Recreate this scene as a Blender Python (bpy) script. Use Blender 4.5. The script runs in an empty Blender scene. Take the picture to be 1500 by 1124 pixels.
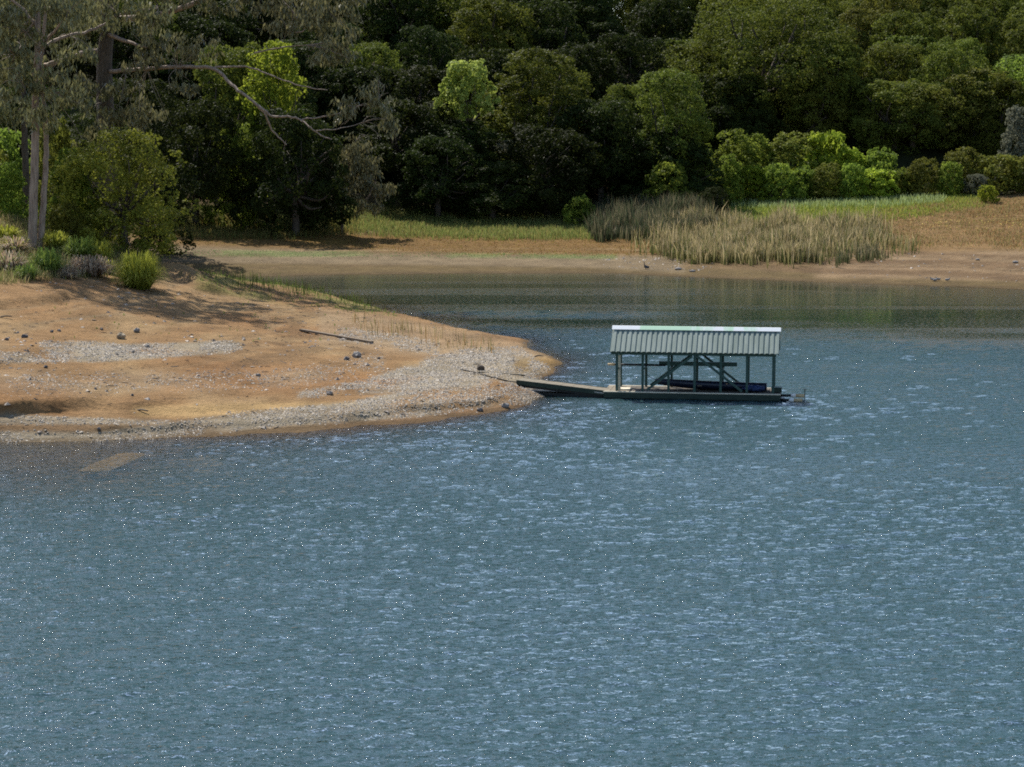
import bpy, math, random
import numpy as np
from mathutils import Vector, Matrix

# ------------------------------------------------------------------ camera, sky, sun
SC = bpy.context.scene
COL = SC.collection
H = 13.7                      # eye height above the lake
F = 3000.0                    # focal length in photograph pixels (1500 wide)
PITCH = math.atan(346.0 / F)
cam_d = bpy.data.cameras.new("camera")
cam_d.lens = 72.0
cam_d.sensor_width = 36.0
cam_d.sensor_fit = 'HORIZONTAL'
cam_d.clip_start = 0.5
cam_d.clip_end = 4000
cam = bpy.data.objects.new("camera", cam_d)
cam.location = (0, 0, H)
cam.rotation_euler = (math.pi / 2 - PITCH, 0, 0)
COL.objects.link(cam)
SC.camera = cam

SUN_EL, SUN_AZ = math.radians(50), math.radians(-30)
world = bpy.data.worlds.new("World")
SC.world = world
world.use_nodes = True
wn = world.node_tree
wn.nodes.clear()
sky = wn.nodes.new("ShaderNodeTexSky")
sky.sky_type = 'NISHITA'
sky.sun_disc = False
sky.sun_elevation = SUN_EL
sky.sun_rotation = SUN_AZ
sky.air_density = 1.0
sky.dust_density = 0.8
sky.ozone_density = 1.2
bg = wn.nodes.new("ShaderNodeBackground")
bg.inputs[1].default_value = 0.125
wo = wn.nodes.new("ShaderNodeOutputWorld")
wn.links.new(sky.outputs[0], bg.inputs[0])
wn.links.new(bg.outputs[0], wo.inputs[0])

sun_d = bpy.data.lights.new("sun", 'SUN')
sun_d.energy = 5.0
sun_d.angle = math.radians(0.53)
sun_d.color = (1.0, 0.95, 0.86)
sun = bpy.data.objects.new("sun", sun_d)
sdir = Vector((math.sin(SUN_AZ) * math.cos(SUN_EL), math.cos(SUN_AZ) * math.cos(SUN_EL), math.sin(SUN_EL)))
sun.rotation_euler = sdir.to_track_quat('Z', 'Y').to_euler()
sun.location = (-60, 60, 120)
COL.objects.link(sun)

SC.view_settings.view_transform = 'Standard'
SC.view_settings.look = 'None'
SC.view_settings.gamma = 1.0
SC.view_settings.exposure = 0.42
SC.view_settings.use_curve_mapping = False
SC.cycles.use_denoising = False
SC.cycles.sample_clamp_direct = 28.0
SC.cycles.filter_width = 1.8
SC.cycles.max_bounces = 8
SC.cycles.transparent_max_bounces = 8
SC.cycles.sample_clamp_indirect = 4.0

# ------------------------------------------------------------------ helpers
RNG = np.random.default_rng(7)
random.seed(7)
CP, SP = math.cos(PITCH), math.sin(PITCH)


def ray(px, py):
    a, b = (px - 750.0) / F, (562.0 - py) / F
    return np.array([a, CP + b * SP, -SP + b * CP])


def at(px, py, Y):                       # the point seen at a pixel, at distance Y
    d = ray(px, py)
    t = Y / d[1]
    return Vector((d[0] * t, Y, H + d[2] * t))


def on_z(px, py, z=0.0):                 # the point seen at a pixel, at height z
    d = ray(px, py)
    t = (z - H) / d[2]
    return np.array([d[0] * t, d[1] * t, z])


def project(X, Y, Z):
    dep = Y * CP - (Z - H) * SP
    up = Y * SP + (Z - H) * CP
    return 750 + F * X / dep, 562 - F * up / dep


def vnoise(x, y, seed):
    r = np.random.default_rng(seed)
    T = r.random((256, 256))
    xi, yi = np.floor(x).astype(int), np.floor(y).astype(int)
    fx, fy = x - xi, y - yi
    fx, fy = fx * fx * (3 - 2 * fx), fy * fy * (3 - 2 * fy)
    a, b = T[xi % 256, yi % 256], T[(xi + 1) % 256, yi % 256]
    c, d = T[xi % 256, (yi + 1) % 256], T[(xi + 1) % 256, (yi + 1) % 256]
    return (a * (1 - fx) + b * fx) * (1 - fy) + (c * (1 - fx) + d * fx) * fy - 0.5


def fbm(x, y, seed, octs=4):
    v, a = 0, 1.0
    for k in range(octs):
        v = v + a * vnoise(x * 2 ** k + 13.7 * k, y * 2 ** k + 7.1 * k, seed + k)
        a *= 0.5
    return v


def sstep(a, b, x):
    t = np.clip((x - a) / (b - a), 0, 1)
    return t * t * (3 - 2 * t)


def mk(name, V, Fc, mat, parent=None, tint=None, col=None, smooth=False, extra=None):
    """Link one mesh object. Fc: list of (n,3)/(n,4) index arrays or a list of tuples."""
    V = np.asarray(V, dtype=np.float32).reshape(-1, 3)
    me = bpy.data.meshes.new(name)
    if isinstance(Fc, (list, tuple)) and len(Fc) and isinstance(Fc[0], np.ndarray):
        arrs = Fc
        me.vertices.add(len(V))
        me.vertices.foreach_set("co", V.ravel())
        idx = np.concatenate([a.ravel() for a in arrs]).astype(np.int32)
        sizes = np.concatenate([np.full(len(a), a.shape[1]) for a in arrs])
        starts = np.concatenate([[0], np.cumsum(sizes)[:-1]]).astype(np.int32)
        me.loops.add(len(idx))
        me.loops.foreach_set("vertex_index", idx)
        me.polygons.add(len(sizes))
        me.polygons.foreach_set("loop_start", starts)
        me.update(calc_edges=True)
    else:
        me.from_pydata([tuple(map(float, v)) for v in V], [], [tuple(f) for f in Fc])
    if tint is not None:
        a = me.attributes.new("tint", 'FLOAT', 'POINT')
        a.data.foreach_set("value", np.asarray(tint, dtype=np.float32))
    if col is not None:
        a = me.attributes.new("col", 'FLOAT_COLOR', 'POINT')
        c = np.ones((len(V), 4), dtype=np.float32)
        c[:, :3] = col
        a.data.foreach_set("color", c.ravel())
    for k, v in (extra or {}).items():
        a = me.attributes.new(k, 'FLOAT', 'POINT')
        a.data.foreach_set("value", np.asarray(v, dtype=np.float32))
    me.polygons.foreach_set("use_smooth", np.full(len(me.polygons), bool(smooth)))
    me.materials.append(mat)
    me.update()
    o = bpy.data.objects.new(name, me)
    COL.objects.link(o)
    if parent is not None:
        o.parent = parent
    return o


def empty(name, loc=(0, 0, 0), rz=0.0):
    o = bpy.data.objects.new(name, None)
    o.empty_display_size = 0.3
    o.location = loc
    o.rotation_euler = (0, 0, rz)
    COL.objects.link(o)
    return o


def tag(o, label=None, cat=None, group=None, kind=None):
    for k, v in (("label", label), ("category", cat), ("group", group), ("kind", kind)):
        if v:
            o[k] = v
    return o


def copy_tree(o, loc, rz=0.0, scale=(1, 1, 1)):
    r = o.copy()
    COL.objects.link(r)
    r.location, r.rotation_euler, r.scale = loc, (0, 0, rz), scale
    for ch in list(o.children):
        c = ch.copy()
        COL.objects.link(c)
        c.parent = r
    return r


class MB:                                 # collects shapes into one mesh
    def __init__(s):
        s.V, s.F = [], []

    def add(s, V, Fc):
        b = len(s.V)
        s.V += [tuple(v) for v in V]
        s.F += [tuple(i + b for i in f) for f in Fc]
        return s

    def box(s, x0, x1, y0, y1, z0, z1, bev=0.0):
        if bev <= 0:
            V = [(x, y, z) for x in (x0, x1) for y in (y0, y1) for z in (z0, z1)]
            return s.add(V, [(0, 1, 3, 2), (4, 6, 7, 5), (0, 4, 5, 1), (2, 3, 7, 6), (0, 2, 6, 4), (1, 5, 7, 3)])
        e = bev
        V = []
        for (z, k) in ((z0, e), (z0 + e, 0), (z1 - e, 0), (z1, e)):
            V += [(x0 + k, y0 + k, z), (x1 - k, y0 + k, z), (x1 - k, y1 - k, z), (x0 + k, y1 - k, z)]
        Fc = [(3, 2, 1, 0), (12, 13, 14, 15)]
        for r in range(3):
            for i in range(4):
                j = (i + 1) % 4
                Fc.append((r * 4 + i, r * 4 + j, r * 4 + 4 + j, r * 4 + 4 + i))
        return s.add(V, Fc)

    def bar(s, a, b, w, h, up=(0, 0, 1)):
        a, b = Vector(a), Vector(b)
        d = (b - a).normalized()
        sd = d.cross(Vector(up))
        if sd.length < 1e-4:
            sd = d.cross(Vector((0, 1, 0)))
        sd.normalize()
        u = sd.cross(d)
        V = []
        for p in (a, b):
            for (i, j) in ((-1, -1), (1, -1), (1, 1), (-1, 1)):
                V.append(p + sd * (w / 2 * i) + u * (h / 2 * j))
        return s.add(V, [(3, 2, 1, 0), (4, 5, 6, 7), (0, 1, 5, 4), (1, 2, 6, 5), (2, 3, 7, 6), (3, 0, 4, 7)])

    def tube(s, pts, rad, n=7, cap=True):
        pts = [Vector(p) for p in pts]
        if not isinstance(rad, (list, tuple, np.ndarray)):
            rad = [rad] * len(pts)
        V, Fc = [], []
        ref = Vector((0.3, 0.9, 0.2)).normalized()
        for i, p in enumerate(pts):
            d = (pts[min(i + 1, len(pts) - 1)] - pts[max(i - 1, 0)]).normalized()
            sd = d.cross(ref)
            if sd.length < 0.1:
                sd = d.cross(Vector((1, 0, 0)))
            sd.normalize()
            u = sd.cross(d)
            for k in range(n):
                t = 2 * math.pi * k / n
                V.append(p + (sd * math.cos(t) + u * math.sin(t)) * rad[i])
        for i in range(len(pts) - 1):
            for k in range(n):
                k2 = (k + 1) % n
                Fc.append((i * n + k, i * n + k2, (i + 1) * n + k2, (i + 1) * n + k))
        if cap:
            Fc.append(tuple(range(n))[::-1])
            Fc.append(tuple(range((len(pts) - 1) * n, len(pts) * n)))
        return s.add(V, Fc)

    def build(s, name, mat, parent=None, smooth=False):
        return mk(name, s.V, s.F, mat, parent, smooth=smooth)


def spline(pts, n=5):                     # smooth a polyline (Catmull-Rom)
    P = [np.array(p, dtype=float) for p in pts]
    P = [2 * P[0] - P[1]] + P + [2 * P[-1] - P[-2]]
    out = []
    for i in range(1, len(P) - 2):
        for k in range(n):
            t = k / n
            a, b, c, d = P[i - 1], P[i], P[i + 1], P[i + 2]
            out.append(0.5 * (2 * b + (c - a) * t + (2 * a - 5 * b + 4 * c - d) * t * t + (3 * b - 3 * c + d - a) * t ** 3))
    out.append(P[-2])
    return out


# ------------------------------------------------------------------ materials
def new_mat(name):
    m = bpy.data.materials.new(name)
    m.use_nodes = True
    nt = m.node_tree
    nt.nodes.clear()
    out = nt.nodes.new("ShaderNodeOutputMaterial")
    return m, nt, out


def N(nt, typ, **kw):
    n = nt.nodes.new(typ)
    for k, v in kw.items():
        if k.startswith("i_"):
            n.inputs[k[2:].replace("_", " ")].default_value = v
        else:
            setattr(n, k, v)
    return n


def noise(nt, scale, detail=4, rough=0.6, vec=None):
    n = N(nt, "ShaderNodeTexNoise")
    n.inputs["Scale"].default_value = scale
    n.inputs["Detail"].default_value = detail
    n.inputs["Roughness"].default_value = rough
    if vec is not None:
        nt.links.new(vec, n.inputs["Vector"])
    return n


def mixc(nt, a, b, fac, blend='MIX'):
    m = nt.nodes.new("ShaderNodeMix")
    m.data_type = 'RGBA'
    m.blend_type = blend
    for sock, v in ((m.inputs[6], a), (m.inputs[7], b), (m.inputs[0], fac)):
        if isinstance(v, bpy.types.NodeSocket):
            nt.links.new(v, sock)
        else:
            sock.default_value = (*v, 1) if isinstance(v, tuple) else v
    return m.outputs[2]


def mrange(nt, v, a, b, c, d):
    m = nt.nodes.new("ShaderNodeMapRange")
    nt.links.new(v, m.inputs[0])
    for i, x in enumerate((a, b, c, d)):
        m.inputs[1 + i].default_value = x
    return m.outputs[0]


def simple_mat(name, c1, c2, scale=6.0, rough=0.6, bump=0.0, stretch=(1, 1, 1), spec=0.3, metal=0.0, lo=0.35, hi=0.65):
    m, nt, out = new_mat(name)
    tc = N(nt, "ShaderNodeTexCoord")
    mp = N(nt, "ShaderNodeMapping")
    mp.inputs["Scale"].default_value = stretch
    nt.links.new(tc.outputs["Object"], mp.inputs[0])
    n = noise(nt, scale, 5, 0.65, mp.outputs[0])
    f = mrange(nt, n.outputs[0], lo, hi, 0, 1)
    p = N(nt, "ShaderNodeBsdfPrincipled")
    nt.links.new(mixc(nt, c1, c2, f), p.inputs["Base Color"])
    p.inputs["Roughness"].default_value = rough
    p.inputs["Specular IOR Level"].default_value = spec
    p.inputs["Metallic"].default_value = metal
    if bump > 0:
        b = N(nt, "ShaderNodeBump")
        b.inputs["Distance"].default_value = bump
        nt.links.new(n.outputs[0], b.inputs["Height"])
        nt.links.new(b.outputs[0], p.inputs["Normal"])
    nt.links.new(p.outputs[0], out.inputs[0])
    return m


def leaf_mat(name, ca, cb, trans=0.42, rough=0.55, var=0.25, spec=0.08):
    m, nt, out = new_mat(name)
    at_ = N(nt, "ShaderNodeAttribute", attribute_name="tint")
    oi = N(nt, "ShaderNodeObjectInfo")
    c = mixc(nt, ca, cb, at_.outputs["Fac"])
    hsv = N(nt, "ShaderNodeHueSaturation")
    nt.links.new(c, hsv.inputs["Color"])
    nt.links.new(mrange(nt, oi.outputs["Random"], 0, 1, 1 - var, 1 + var), hsv.inputs["Value"])
    nt.links.new(mrange(nt, oi.outputs["Random"], 0, 1, 0.485, 0.512), hsv.inputs["Hue"])
    p = N(nt, "ShaderNodeBsdfPrincipled")
    p.inputs["Roughness"].default_value = rough
    p.inputs["Specular IOR Level"].default_value = spec
    nt.links.new(hsv.outputs[0], p.inputs["Base Color"])
    t = N(nt, "ShaderNodeBsdfTranslucent")
    nt.links.new(hsv.outputs[0], t.inputs["Color"])
    mx = N(nt, "ShaderNodeMixShader")
    mx.inputs[0].default_value = trans
    nt.links.new(p.outputs[0], mx.inputs[1])
    nt.links.new(t.outputs[0], mx.inputs[2])
    nt.links.new(mx.outputs[0], out.inputs[0])
    return m


def blade_mat(name, trans=0.5):
    m, nt, out = new_mat(name)
    at_ = N(nt, "ShaderNodeAttribute", attribute_name="col")
    p = N(nt, "ShaderNodeBsdfPrincipled")
    p.inputs["Roughness"].default_value = 0.6
    p.inputs["Specular IOR Level"].default_value = 0.2
    nt.links.new(at_.outputs["Color"], p.inputs["Base Color"])
    t = N(nt, "ShaderNodeBsdfTranslucent")
    nt.links.new(at_.outputs["Color"], t.inputs["Color"])
    mx = N(nt, "ShaderNodeMixShader")
    mx.inputs[0].default_value = trans
    nt.links.new(p.outputs[0], mx.inputs[1])
    nt.links.new(t.outputs[0], mx.inputs[2])
    nt.links.new(mx.outputs[0], out.inputs[0])
    return m


def ground_mat():
    m, nt, out = new_mat("soil")
    at_ = N(nt, "ShaderNodeAttribute", attribute_name="col")
    tc = N(nt, "ShaderNodeTexCoord")
    n1 = noise(nt, 0.35, 6, 0.65, tc.outputs["Object"])
    n2 = noise(nt, 4.0, 5, 0.7, tc.outputs["Object"])
    n3 = noise(nt, 18.0, 3, 0.7, tc.outputs["Object"])
    c = mixc(nt, at_.outputs["Color"], (0.93, 0.89, 0.75), 1.0, 'MULTIPLY')
    f1 = mrange(nt, n1.outputs[0], 0.3, 0.7, 0.72, 1.2)
    f2 = mrange(nt, n2.outputs[0], 0.3, 0.7, 0.7, 1.15)
    f3 = mrange(nt, n3.outputs[0], 0.3, 0.7, 0.8, 1.12)
    for f in (f1, f2, f3):
        v = N(nt, "ShaderNodeCombineColor")
        for i in range(3):
            nt.links.new(f, v.inputs[i])
        c = mixc(nt, c, v.outputs[0], 1.0, 'MULTIPLY')
    p = N(nt, "ShaderNodeBsdfPrincipled")
    p.inputs["Roughness"].default_value = 0.95
    p.inputs["Specular IOR Level"].default_value = 0.1
    nt.links.new(c, p.inputs["Base Color"])
    b = N(nt, "ShaderNodeBump")
    b.inputs["Distance"].default_value = 0.2
    b.inputs["Strength"].default_value = 0.9
    nt.links.new(n2.outputs[0], b.inputs["Height"])
    b2 = N(nt, "ShaderNodeBump")
    b2.inputs["Distance"].default_value = 0.03
    nt.links.new(n3.outputs[0], b2.inputs["Height"])
    nt.links.new(b.outputs[0], b2.inputs["Normal"])
    nt.links.new(b2.outputs[0], p.inputs["Normal"])
    nt.links.new(p.outputs[0], out.inputs[0])
    return m


def water_mat():
    m, nt, out = new_mat("lake_water")
    tc = N(nt, "ShaderNodeTexCoord")
    dep = N(nt, "ShaderNodeAttribute", attribute_name="depth")
    calm = N(nt, "ShaderNodeAttribute", attribute_name="calm")

    def wave(scale, sx, sy, rot, detail, rough=0.55):
        mp = N(nt, "ShaderNodeMapping")
        mp.inputs["Scale"].default_value = (sx, sy, 1)
        mp.inputs["Rotation"].default_value = (0, 0, rot)
        nt.links.new(tc.outputs["Object"], mp.inputs[0])
        return noise(nt, scale, detail, rough, mp.outputs[0])
    w1 = wave(0.9, 0.55, 1.0, 0.25, 3)
    w2 = wave(2.6, 0.6, 1.0, -0.15, 4, 0.6)
    w3 = wave(7.0, 0.75, 1.0, 0.1, 3, 0.6)
    big = wave(0.05, 0.5, 1.0, 0.1, 3)

    def math_(op, a, b):
        n = N(nt, "ShaderNodeMath", operation=op)
        for i, v in enumerate((a, b)):
            if isinstance(v, bpy.types.NodeSocket):
                nt.links.new(v, n.inputs[i])
            else:
                n.inputs[i].default_value = v
        return n.outputs[0]
    h = math_('ADD', math_('MULTIPLY', w1.outputs[0], 0.0), math_('MULTIPLY', w2.outputs[0], 0.10))
    h = math_('ADD', h, math_('MULTIPLY', w3.outputs[0], 0.055))
    w4 = wave(5.0, 0.8, 1.0, 0.4, 2, 0.6)
    h = math_('ADD', h, math_('MULTIPLY', math_('POWER', w4.outputs[0], 8.0), 2.5))
    amp = math_('MULTIPLY', mrange(nt, big.outputs[0], 0.35, 0.65, 0.75, 1.15), calm.outputs["Fac"])
    h = math_('MULTIPLY', h, amp)
    b = N(nt, "ShaderNodeBump")
    b.inputs["Strength"].default_value = 1.0
    b.inputs["Distance"].default_value = 1.0
    nt.links.new(h, b.inputs["Height"])
    body = N(nt, "ShaderNodeBsdfDiffuse")
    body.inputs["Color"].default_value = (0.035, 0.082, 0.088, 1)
    reflect_tone = N(nt, "ShaderNodeAttribute", attribute_name="reflect_tone")
    nt.links.new(mixc(nt, (0.012, 0.034, 0.028), (0.040, 0.080, 0.094), reflect_tone.outputs["Fac"]), body.inputs["Color"])  # body colour darkened in the cove in place of the wood's reflection
    tr = N(nt, "ShaderNodeBsdfTransparent")
    tr.inputs["Color"].default_value = (0.62, 0.6, 0.45, 1)
    ex = math_('SUBTRACT', 1.0, math_('POWER', 2.718, math_('MULTIPLY', dep.outputs["Fac"], -0.9)))
    under = N(nt, "ShaderNodeMixShader")
    nt.links.new(ex, under.inputs[0])
    nt.links.new(tr.outputs[0], under.inputs[1])
    nt.links.new(body.outputs[0], under.inputs[2])
    gl = N(nt, "ShaderNodeBsdfGlossy")
    gl.inputs["Roughness"].default_value = 0.02
    gl.inputs["Color"].default_value = (0.95, 0.97, 1, 1)
    nt.links.new(b.outputs[0], gl.inputs["Normal"])
    fr = N(nt, "ShaderNodeFresnel")
    fr.inputs["IOR"].default_value = 1.333
    nt.links.new(b.outputs[0], fr.inputs["Normal"])
    mx = N(nt, "ShaderNodeMixShader")
    nt.links.new(fr.outputs[0], mx.inputs[0])
    nt.links.new(under.outputs[0], mx.inputs[1])
    nt.links.new(gl.outputs[0], mx.inputs[2])
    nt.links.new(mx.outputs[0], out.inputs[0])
    return m


M = {}
M['soil'] = ground_mat()
M['water'] = water_mat()
M['oak'] = leaf_mat("oak_leaves", (0.062, 0.080, 0.014), (0.18, 0.21, 0.032))
M['olive'] = leaf_mat("olive_leaves", (0.095, 0.105, 0.019), (0.22, 0.235, 0.040))
M['dark'] = leaf_mat("dark_leaves", (0.018, 0.028, 0.007), (0.05, 0.066, 0.013))  # leaf colour lowered to paint in the deep shade of the wood
M['bush'] = leaf_mat("bush_leaves", (0.10, 0.15, 0.024), (0.27, 0.34, 0.05), var=0.2, trans=0.55)
M['bright'] = leaf_mat("bright_leaves", (0.18, 0.25, 0.024), (0.37, 0.43, 0.05), trans=0.55)
M['maple'] = leaf_mat("maple_leaves", (0.22, 0.27, 0.04), (0.42, 0.46, 0.11), trans=0.4, var=0.05)
M['fresholive'] = leaf_mat("fresh_olive_leaves", (0.10, 0.12, 0.018), (0.25, 0.28, 0.04), var=0.0)
M['grey'] = leaf_mat("silver_leaves", (0.11, 0.12, 0.08), (0.24, 0.245, 0.17), var=0.1)
M['euc'] = leaf_mat("eucalyptus_leaves", (0.055, 0.062, 0.020), (0.30, 0.28, 0.13), trans=0.3, rough=0.4, var=0.1, spec=0.4)
M['bark'] = simple_mat("dark_bark", (0.05, 0.04, 0.03), (0.14, 0.11, 0.085), 3, 0.9, 0.05, (4, 4, 0.6))
M['eucbark'] = simple_mat("smooth_eucalyptus_bark", (0.17, 0.12, 0.09), (0.40, 0.31, 0.24), 1.6, 0.8, 0.03, (5, 5, 0.5))
M['twig'] = simple_mat("grey_twig", (0.16, 0.12, 0.09), (0.30, 0.25, 0.20), 5, 0.9)
M['blade'] = blade_mat("grass_blades")
M['roof'] = simple_mat("green_metal_roof", (0.15, 0.20, 0.172), (0.225, 0.275, 0.245), 1.6, 0.65, 0, (2.2, 0.35, 0.35), 0.4, lo=0.3, hi=0.6)
M['post'] = simple_mat("dark_green_paint", (0.022, 0.062, 0.05), (0.04, 0.085, 0.07), 5, 0.55, 0.004, (3, 3, 0.6), 0.35)
M['deckside'] = simple_mat("green_stained_wood", (0.016, 0.032, 0.025), (0.038, 0.058, 0.042), 3, 0.7, 0.01, (0.5, 2, 3))
M['deckwood'] = simple_mat("weathered_deck_boards", (0.13, 0.11, 0.08), (0.26, 0.22, 0.155), 4, 0.85, 0.01, (0.4, 6, 2))
M['shadedeck'] = simple_mat("shaded_deck_boards", (0.05, 0.042, 0.032), (0.12, 0.10, 0.075), 4, 0.85, 0.01, (0.4, 6, 2))  # deck board wood darkened to paint the shade under the roof
M['edge'] = simple_mat("pale_wood_sunlit_edge", (0.50, 0.45, 0.33), (0.70, 0.64, 0.50), 3, 0.8, 0.005, (0.7, 3, 3))  # pale wood, lightened so the shaded deck edge looks sunlit
M['ridge'] = simple_mat("ridge_paint", (0.82, 0.84, 0.84), (0.50, 0.72, 0.52), 0.42, 0.5, 0, (1, 0.2, 0.2), 0.3, lo=0.5, hi=0.56)
M['black'] = simple_mat("black_float", (0.010, 0.012, 0.012), (0.025, 0.028, 0.026), 4, 0.6)
M['boat'] = simple_mat("navy_hull", (0.008, 0.013, 0.03), (0.016, 0.024, 0.05), 2, 0.35, 0, (1, 1, 3), 0.5)
M['tarp'] = simple_mat("blue_tarp", (0.02, 0.035, 0.10), (0.03, 0.055, 0.15), 5, 0.5, 0.02)
M['white'] = simple_mat("white_paint", (0.70, 0.68, 0.62), (0.82, 0.80, 0.76), 5, 0.5)
M['tan'] = simple_mat("tan_wood", (0.48, 0.35, 0.18), (0.62, 0.47, 0.27), 5, 0.7, 0.005, (1, 4, 4))
M['drift'] = simple_mat("driftwood", (0.10, 0.075, 0.05), (0.26, 0.20, 0.14), 3, 0.9, 0.015, (0.5, 5, 5))
M['rope'] = simple_mat("dark_rope", (0.03, 0.028, 0.024), (0.07, 0.06, 0.05), 12, 0.9)
M['steel'] = simple_mat("dull_steel", (0.30, 0.30, 0.29), (0.42, 0.42, 0.40), 8, 0.45, 0, (1, 1, 1), 0.5, 0.6)
M['rock'] = simple_mat("grey_rock", (0.16, 0.145, 0.13), (0.34, 0.31, 0.28), 3, 0.9, 0.04)
M['darkrock'] = simple_mat("dark_rock", (0.07, 0.065, 0.065), (0.15, 0.14, 0.14), 3, 0.9, 0.03)
M['tanrock'] = simple_mat("tan_rock", (0.26, 0.20, 0.13), (0.42, 0.34, 0.24), 3, 0.9, 0.04)
M['heron'] = simple_mat("slate_feathers", (0.03, 0.035, 0.045), (0.07, 0.08, 0.095), 8, 0.7, 0.01)
M['bill'] = simple_mat("horn_bill", (0.25, 0.18, 0.06), (0.35, 0.26, 0.10), 8, 0.5)
M['duck'] = simple_mat("grey_brown_feathers", (0.16, 0.15, 0.14), (0.34, 0.32, 0.30), 9, 0.7, 0.01)
M['gravel'] = blade_mat("shore_gravel", 0.0)
M['slab'] = simple_mat("rusty_plate", (0.44, 0.28, 0.13), (0.56, 0.38, 0.20), 2.2, 0.9)

# ------------------------------------------------------------------ the land
PEN = [  # (px, py, z): points of the left-hand point of land and the lake bed round it
    (-260, 652, 0), (-120, 650, 0), (0, 648, 0), (100, 648, 0), (200, 645, 0), (300, 641, 0), (400, 637, 0), (500, 631, 0),
    (600, 621, 0), (680, 611, 0), (740, 601, 0), (778, 592, 0), (797, 580, 0), (800, 566, 0), (805, 550, 0), (815, 541, 0),
    (828, 533, 0), (813, 525, 0), (790, 516, 0), (772, 507, 0), (776, 499, 0), (740, 493, 0), (700, 487, 0), (660, 478, 0),
    (620, 469, 0), (580, 458, 0), (540, 448, 0), (500, 439, 0), (460, 432, 0), (420, 425, 0), (380, 418, 0), (345, 410, 0),
    (-260, 715, -1.1), (0, 705, -0.6), (200, 692, -0.7), (400, 675, -1.3), (600, 652, -1.4), (740, 628, -1.4), (855, 595, -1.5),
    (885, 535, -1.5), (845, 505, -1.5), (765, 480, -1.5), (660, 462, -1.5), (560, 437, -1.5), (470, 419, -1.4), (410, 411, -1.0),
    (500, 646, -0.6), (560, 640, -0.7), (640, 632, -0.8), (700, 624, -0.8), (760, 612, -0.8), (800, 604, -0.9), (820, 590, -1.0), (830, 572, -1.1), (835, 552, -0.9), (800, 620, -1.3), (300, 656, -0.5), (400, 652, -0.5), (100, 664, -0.22), (200, 662, -0.25), (0, 668, -0.22), (0, 688, -0.42), (150, 680, -0.42),
    (0, 800, -2.5), (300, 765, -2.5), (600, 720, -2.6), (900, 650, -2.6), (1000, 540, -2.6), (900, 470, -2.6), (720, 445, -2.6),
    (0, 590, 1.5), (0, 520, 2.5), (0, 450, 3.5), (0, 412, 4.5), (20, 362, 5.6), (0, 325, 7.2),
    (-260, 590, 1.6), (-260, 500, 2.9), (-260, 410, 4.9), (-260, 350, 6.6),
    (100, 560, 1.6), (100, 480, 2.5), (110, 412, 3.9), (120, 372, 5.0),
    (200, 590, 1.1), (200, 500, 2.05), (200, 450, 2.7), (200, 424, 3.1), (205, 388, 4.0),
    (300, 590, 0.95), (300, 520, 1.6), (300, 460, 2.2), (290, 425, 2.3), (250, 392, 2.9), (310, 412, 1.4),
    (400, 590, 0.75), (400, 520, 1.35), (400, 465, 1.6), (380, 440, 1.3),
    (500, 575, 0.75), (500, 520, 1.15), (500, 470, 1.1), (500, 452, 0.7),
    (600, 570, 0.6), (600, 520, 0.8), (600, 487, 0.65), (690, 555, 0.5), (690, 520, 0.5), (690, 500, 0.3),
    (750, 560, 0.35), (750, 525, 0.35), (790, 533, 0.2),
]
_P = np.array([[*on_z(a, b, max(c, 0.0))[:2], c] for a, b, c in PEN])
_extra = np.array([(-46, 203, 1.5), (-38, 205, 0.3), (-40, 214, -0.5), (-60, 200, 5.0), (-75, 200, 7.5), (-60, 180, 6.8), (-90, 180, 8.0),
                   (-90, 130, 5.0), (-90, 95, 0.0), (-90, 88, -1.2), (-90, 70, -2.5), (-46, 188, 4.2)])
_P = np.vstack([_P, _extra])
_S = 30.0


def _tps_fit(P, lam=0.0004):
    n = len(P)
    q = P[:, :2] / _S
    r2 = ((q[:, None] - q[None]) ** 2).sum(-1)
    K = np.where(r2 > 0, 0.5 * r2 * np.log(np.maximum(r2, 1e-12)), 0) + lam * np.eye(n)
    A = np.zeros((n + 3, n + 3))
    A[:n, :n] = K
    A[:n, n] = 1
    A[:n, n + 1:] = q
    A[n, :n] = 1
    A[n + 1:, :n] = q.T
    return q, np.linalg.solve(A, np.concatenate([P[:, 2], [0, 0, 0]]))


_q, _w = _tps_fit(_P)


def z_pen(X, Y):
    x, y = np.clip(X, -95, 40) / _S, np.clip(Y, 55, 216) / _S
    z = _w[-3] + _w[-2] * x + _w[-1] * y
    for i in range(len(_q)):
        r2 = (x - _q[i, 0]) ** 2 + (y - _q[i, 1]) ** 2
        z = z + _w[i] * 0.5 * r2 * np.log(np.maximum(r2, 1e-12))
    z = np.clip(z, -3, 10)
    out = sstep(204, 216, Y) + sstep(25, 40, X) + sstep(66, 58, Y)
    return z * (1 - np.clip(out, 0, 1)) - 3 * np.clip(out, 0, 1)


_fs = np.array([on_z(a, b)[:2] for a, b in ((345, 406), (500, 402), (700, 400), (900, 400), (980, 404), (1080, 408), (1200, 413), (1330, 418), (1500, 424), (1700, 433))])
FSX = np.concatenate([[-400, -120, -70, -50, -40], _fs[:, 0], [90, 200, 500]])
FSY = np.concatenate([[150, 168, 180, 196, 210], _fs[:, 1], [178, 150, 120]])
PRD = np.array([-60, -20, -3, 0, 14, 40, 57, 95, 140])
PRZ = np.array([-3.5, -2.6, -1.0, 0, 1.05, 2.6, 4.0, 6.2, 8.5])


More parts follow.
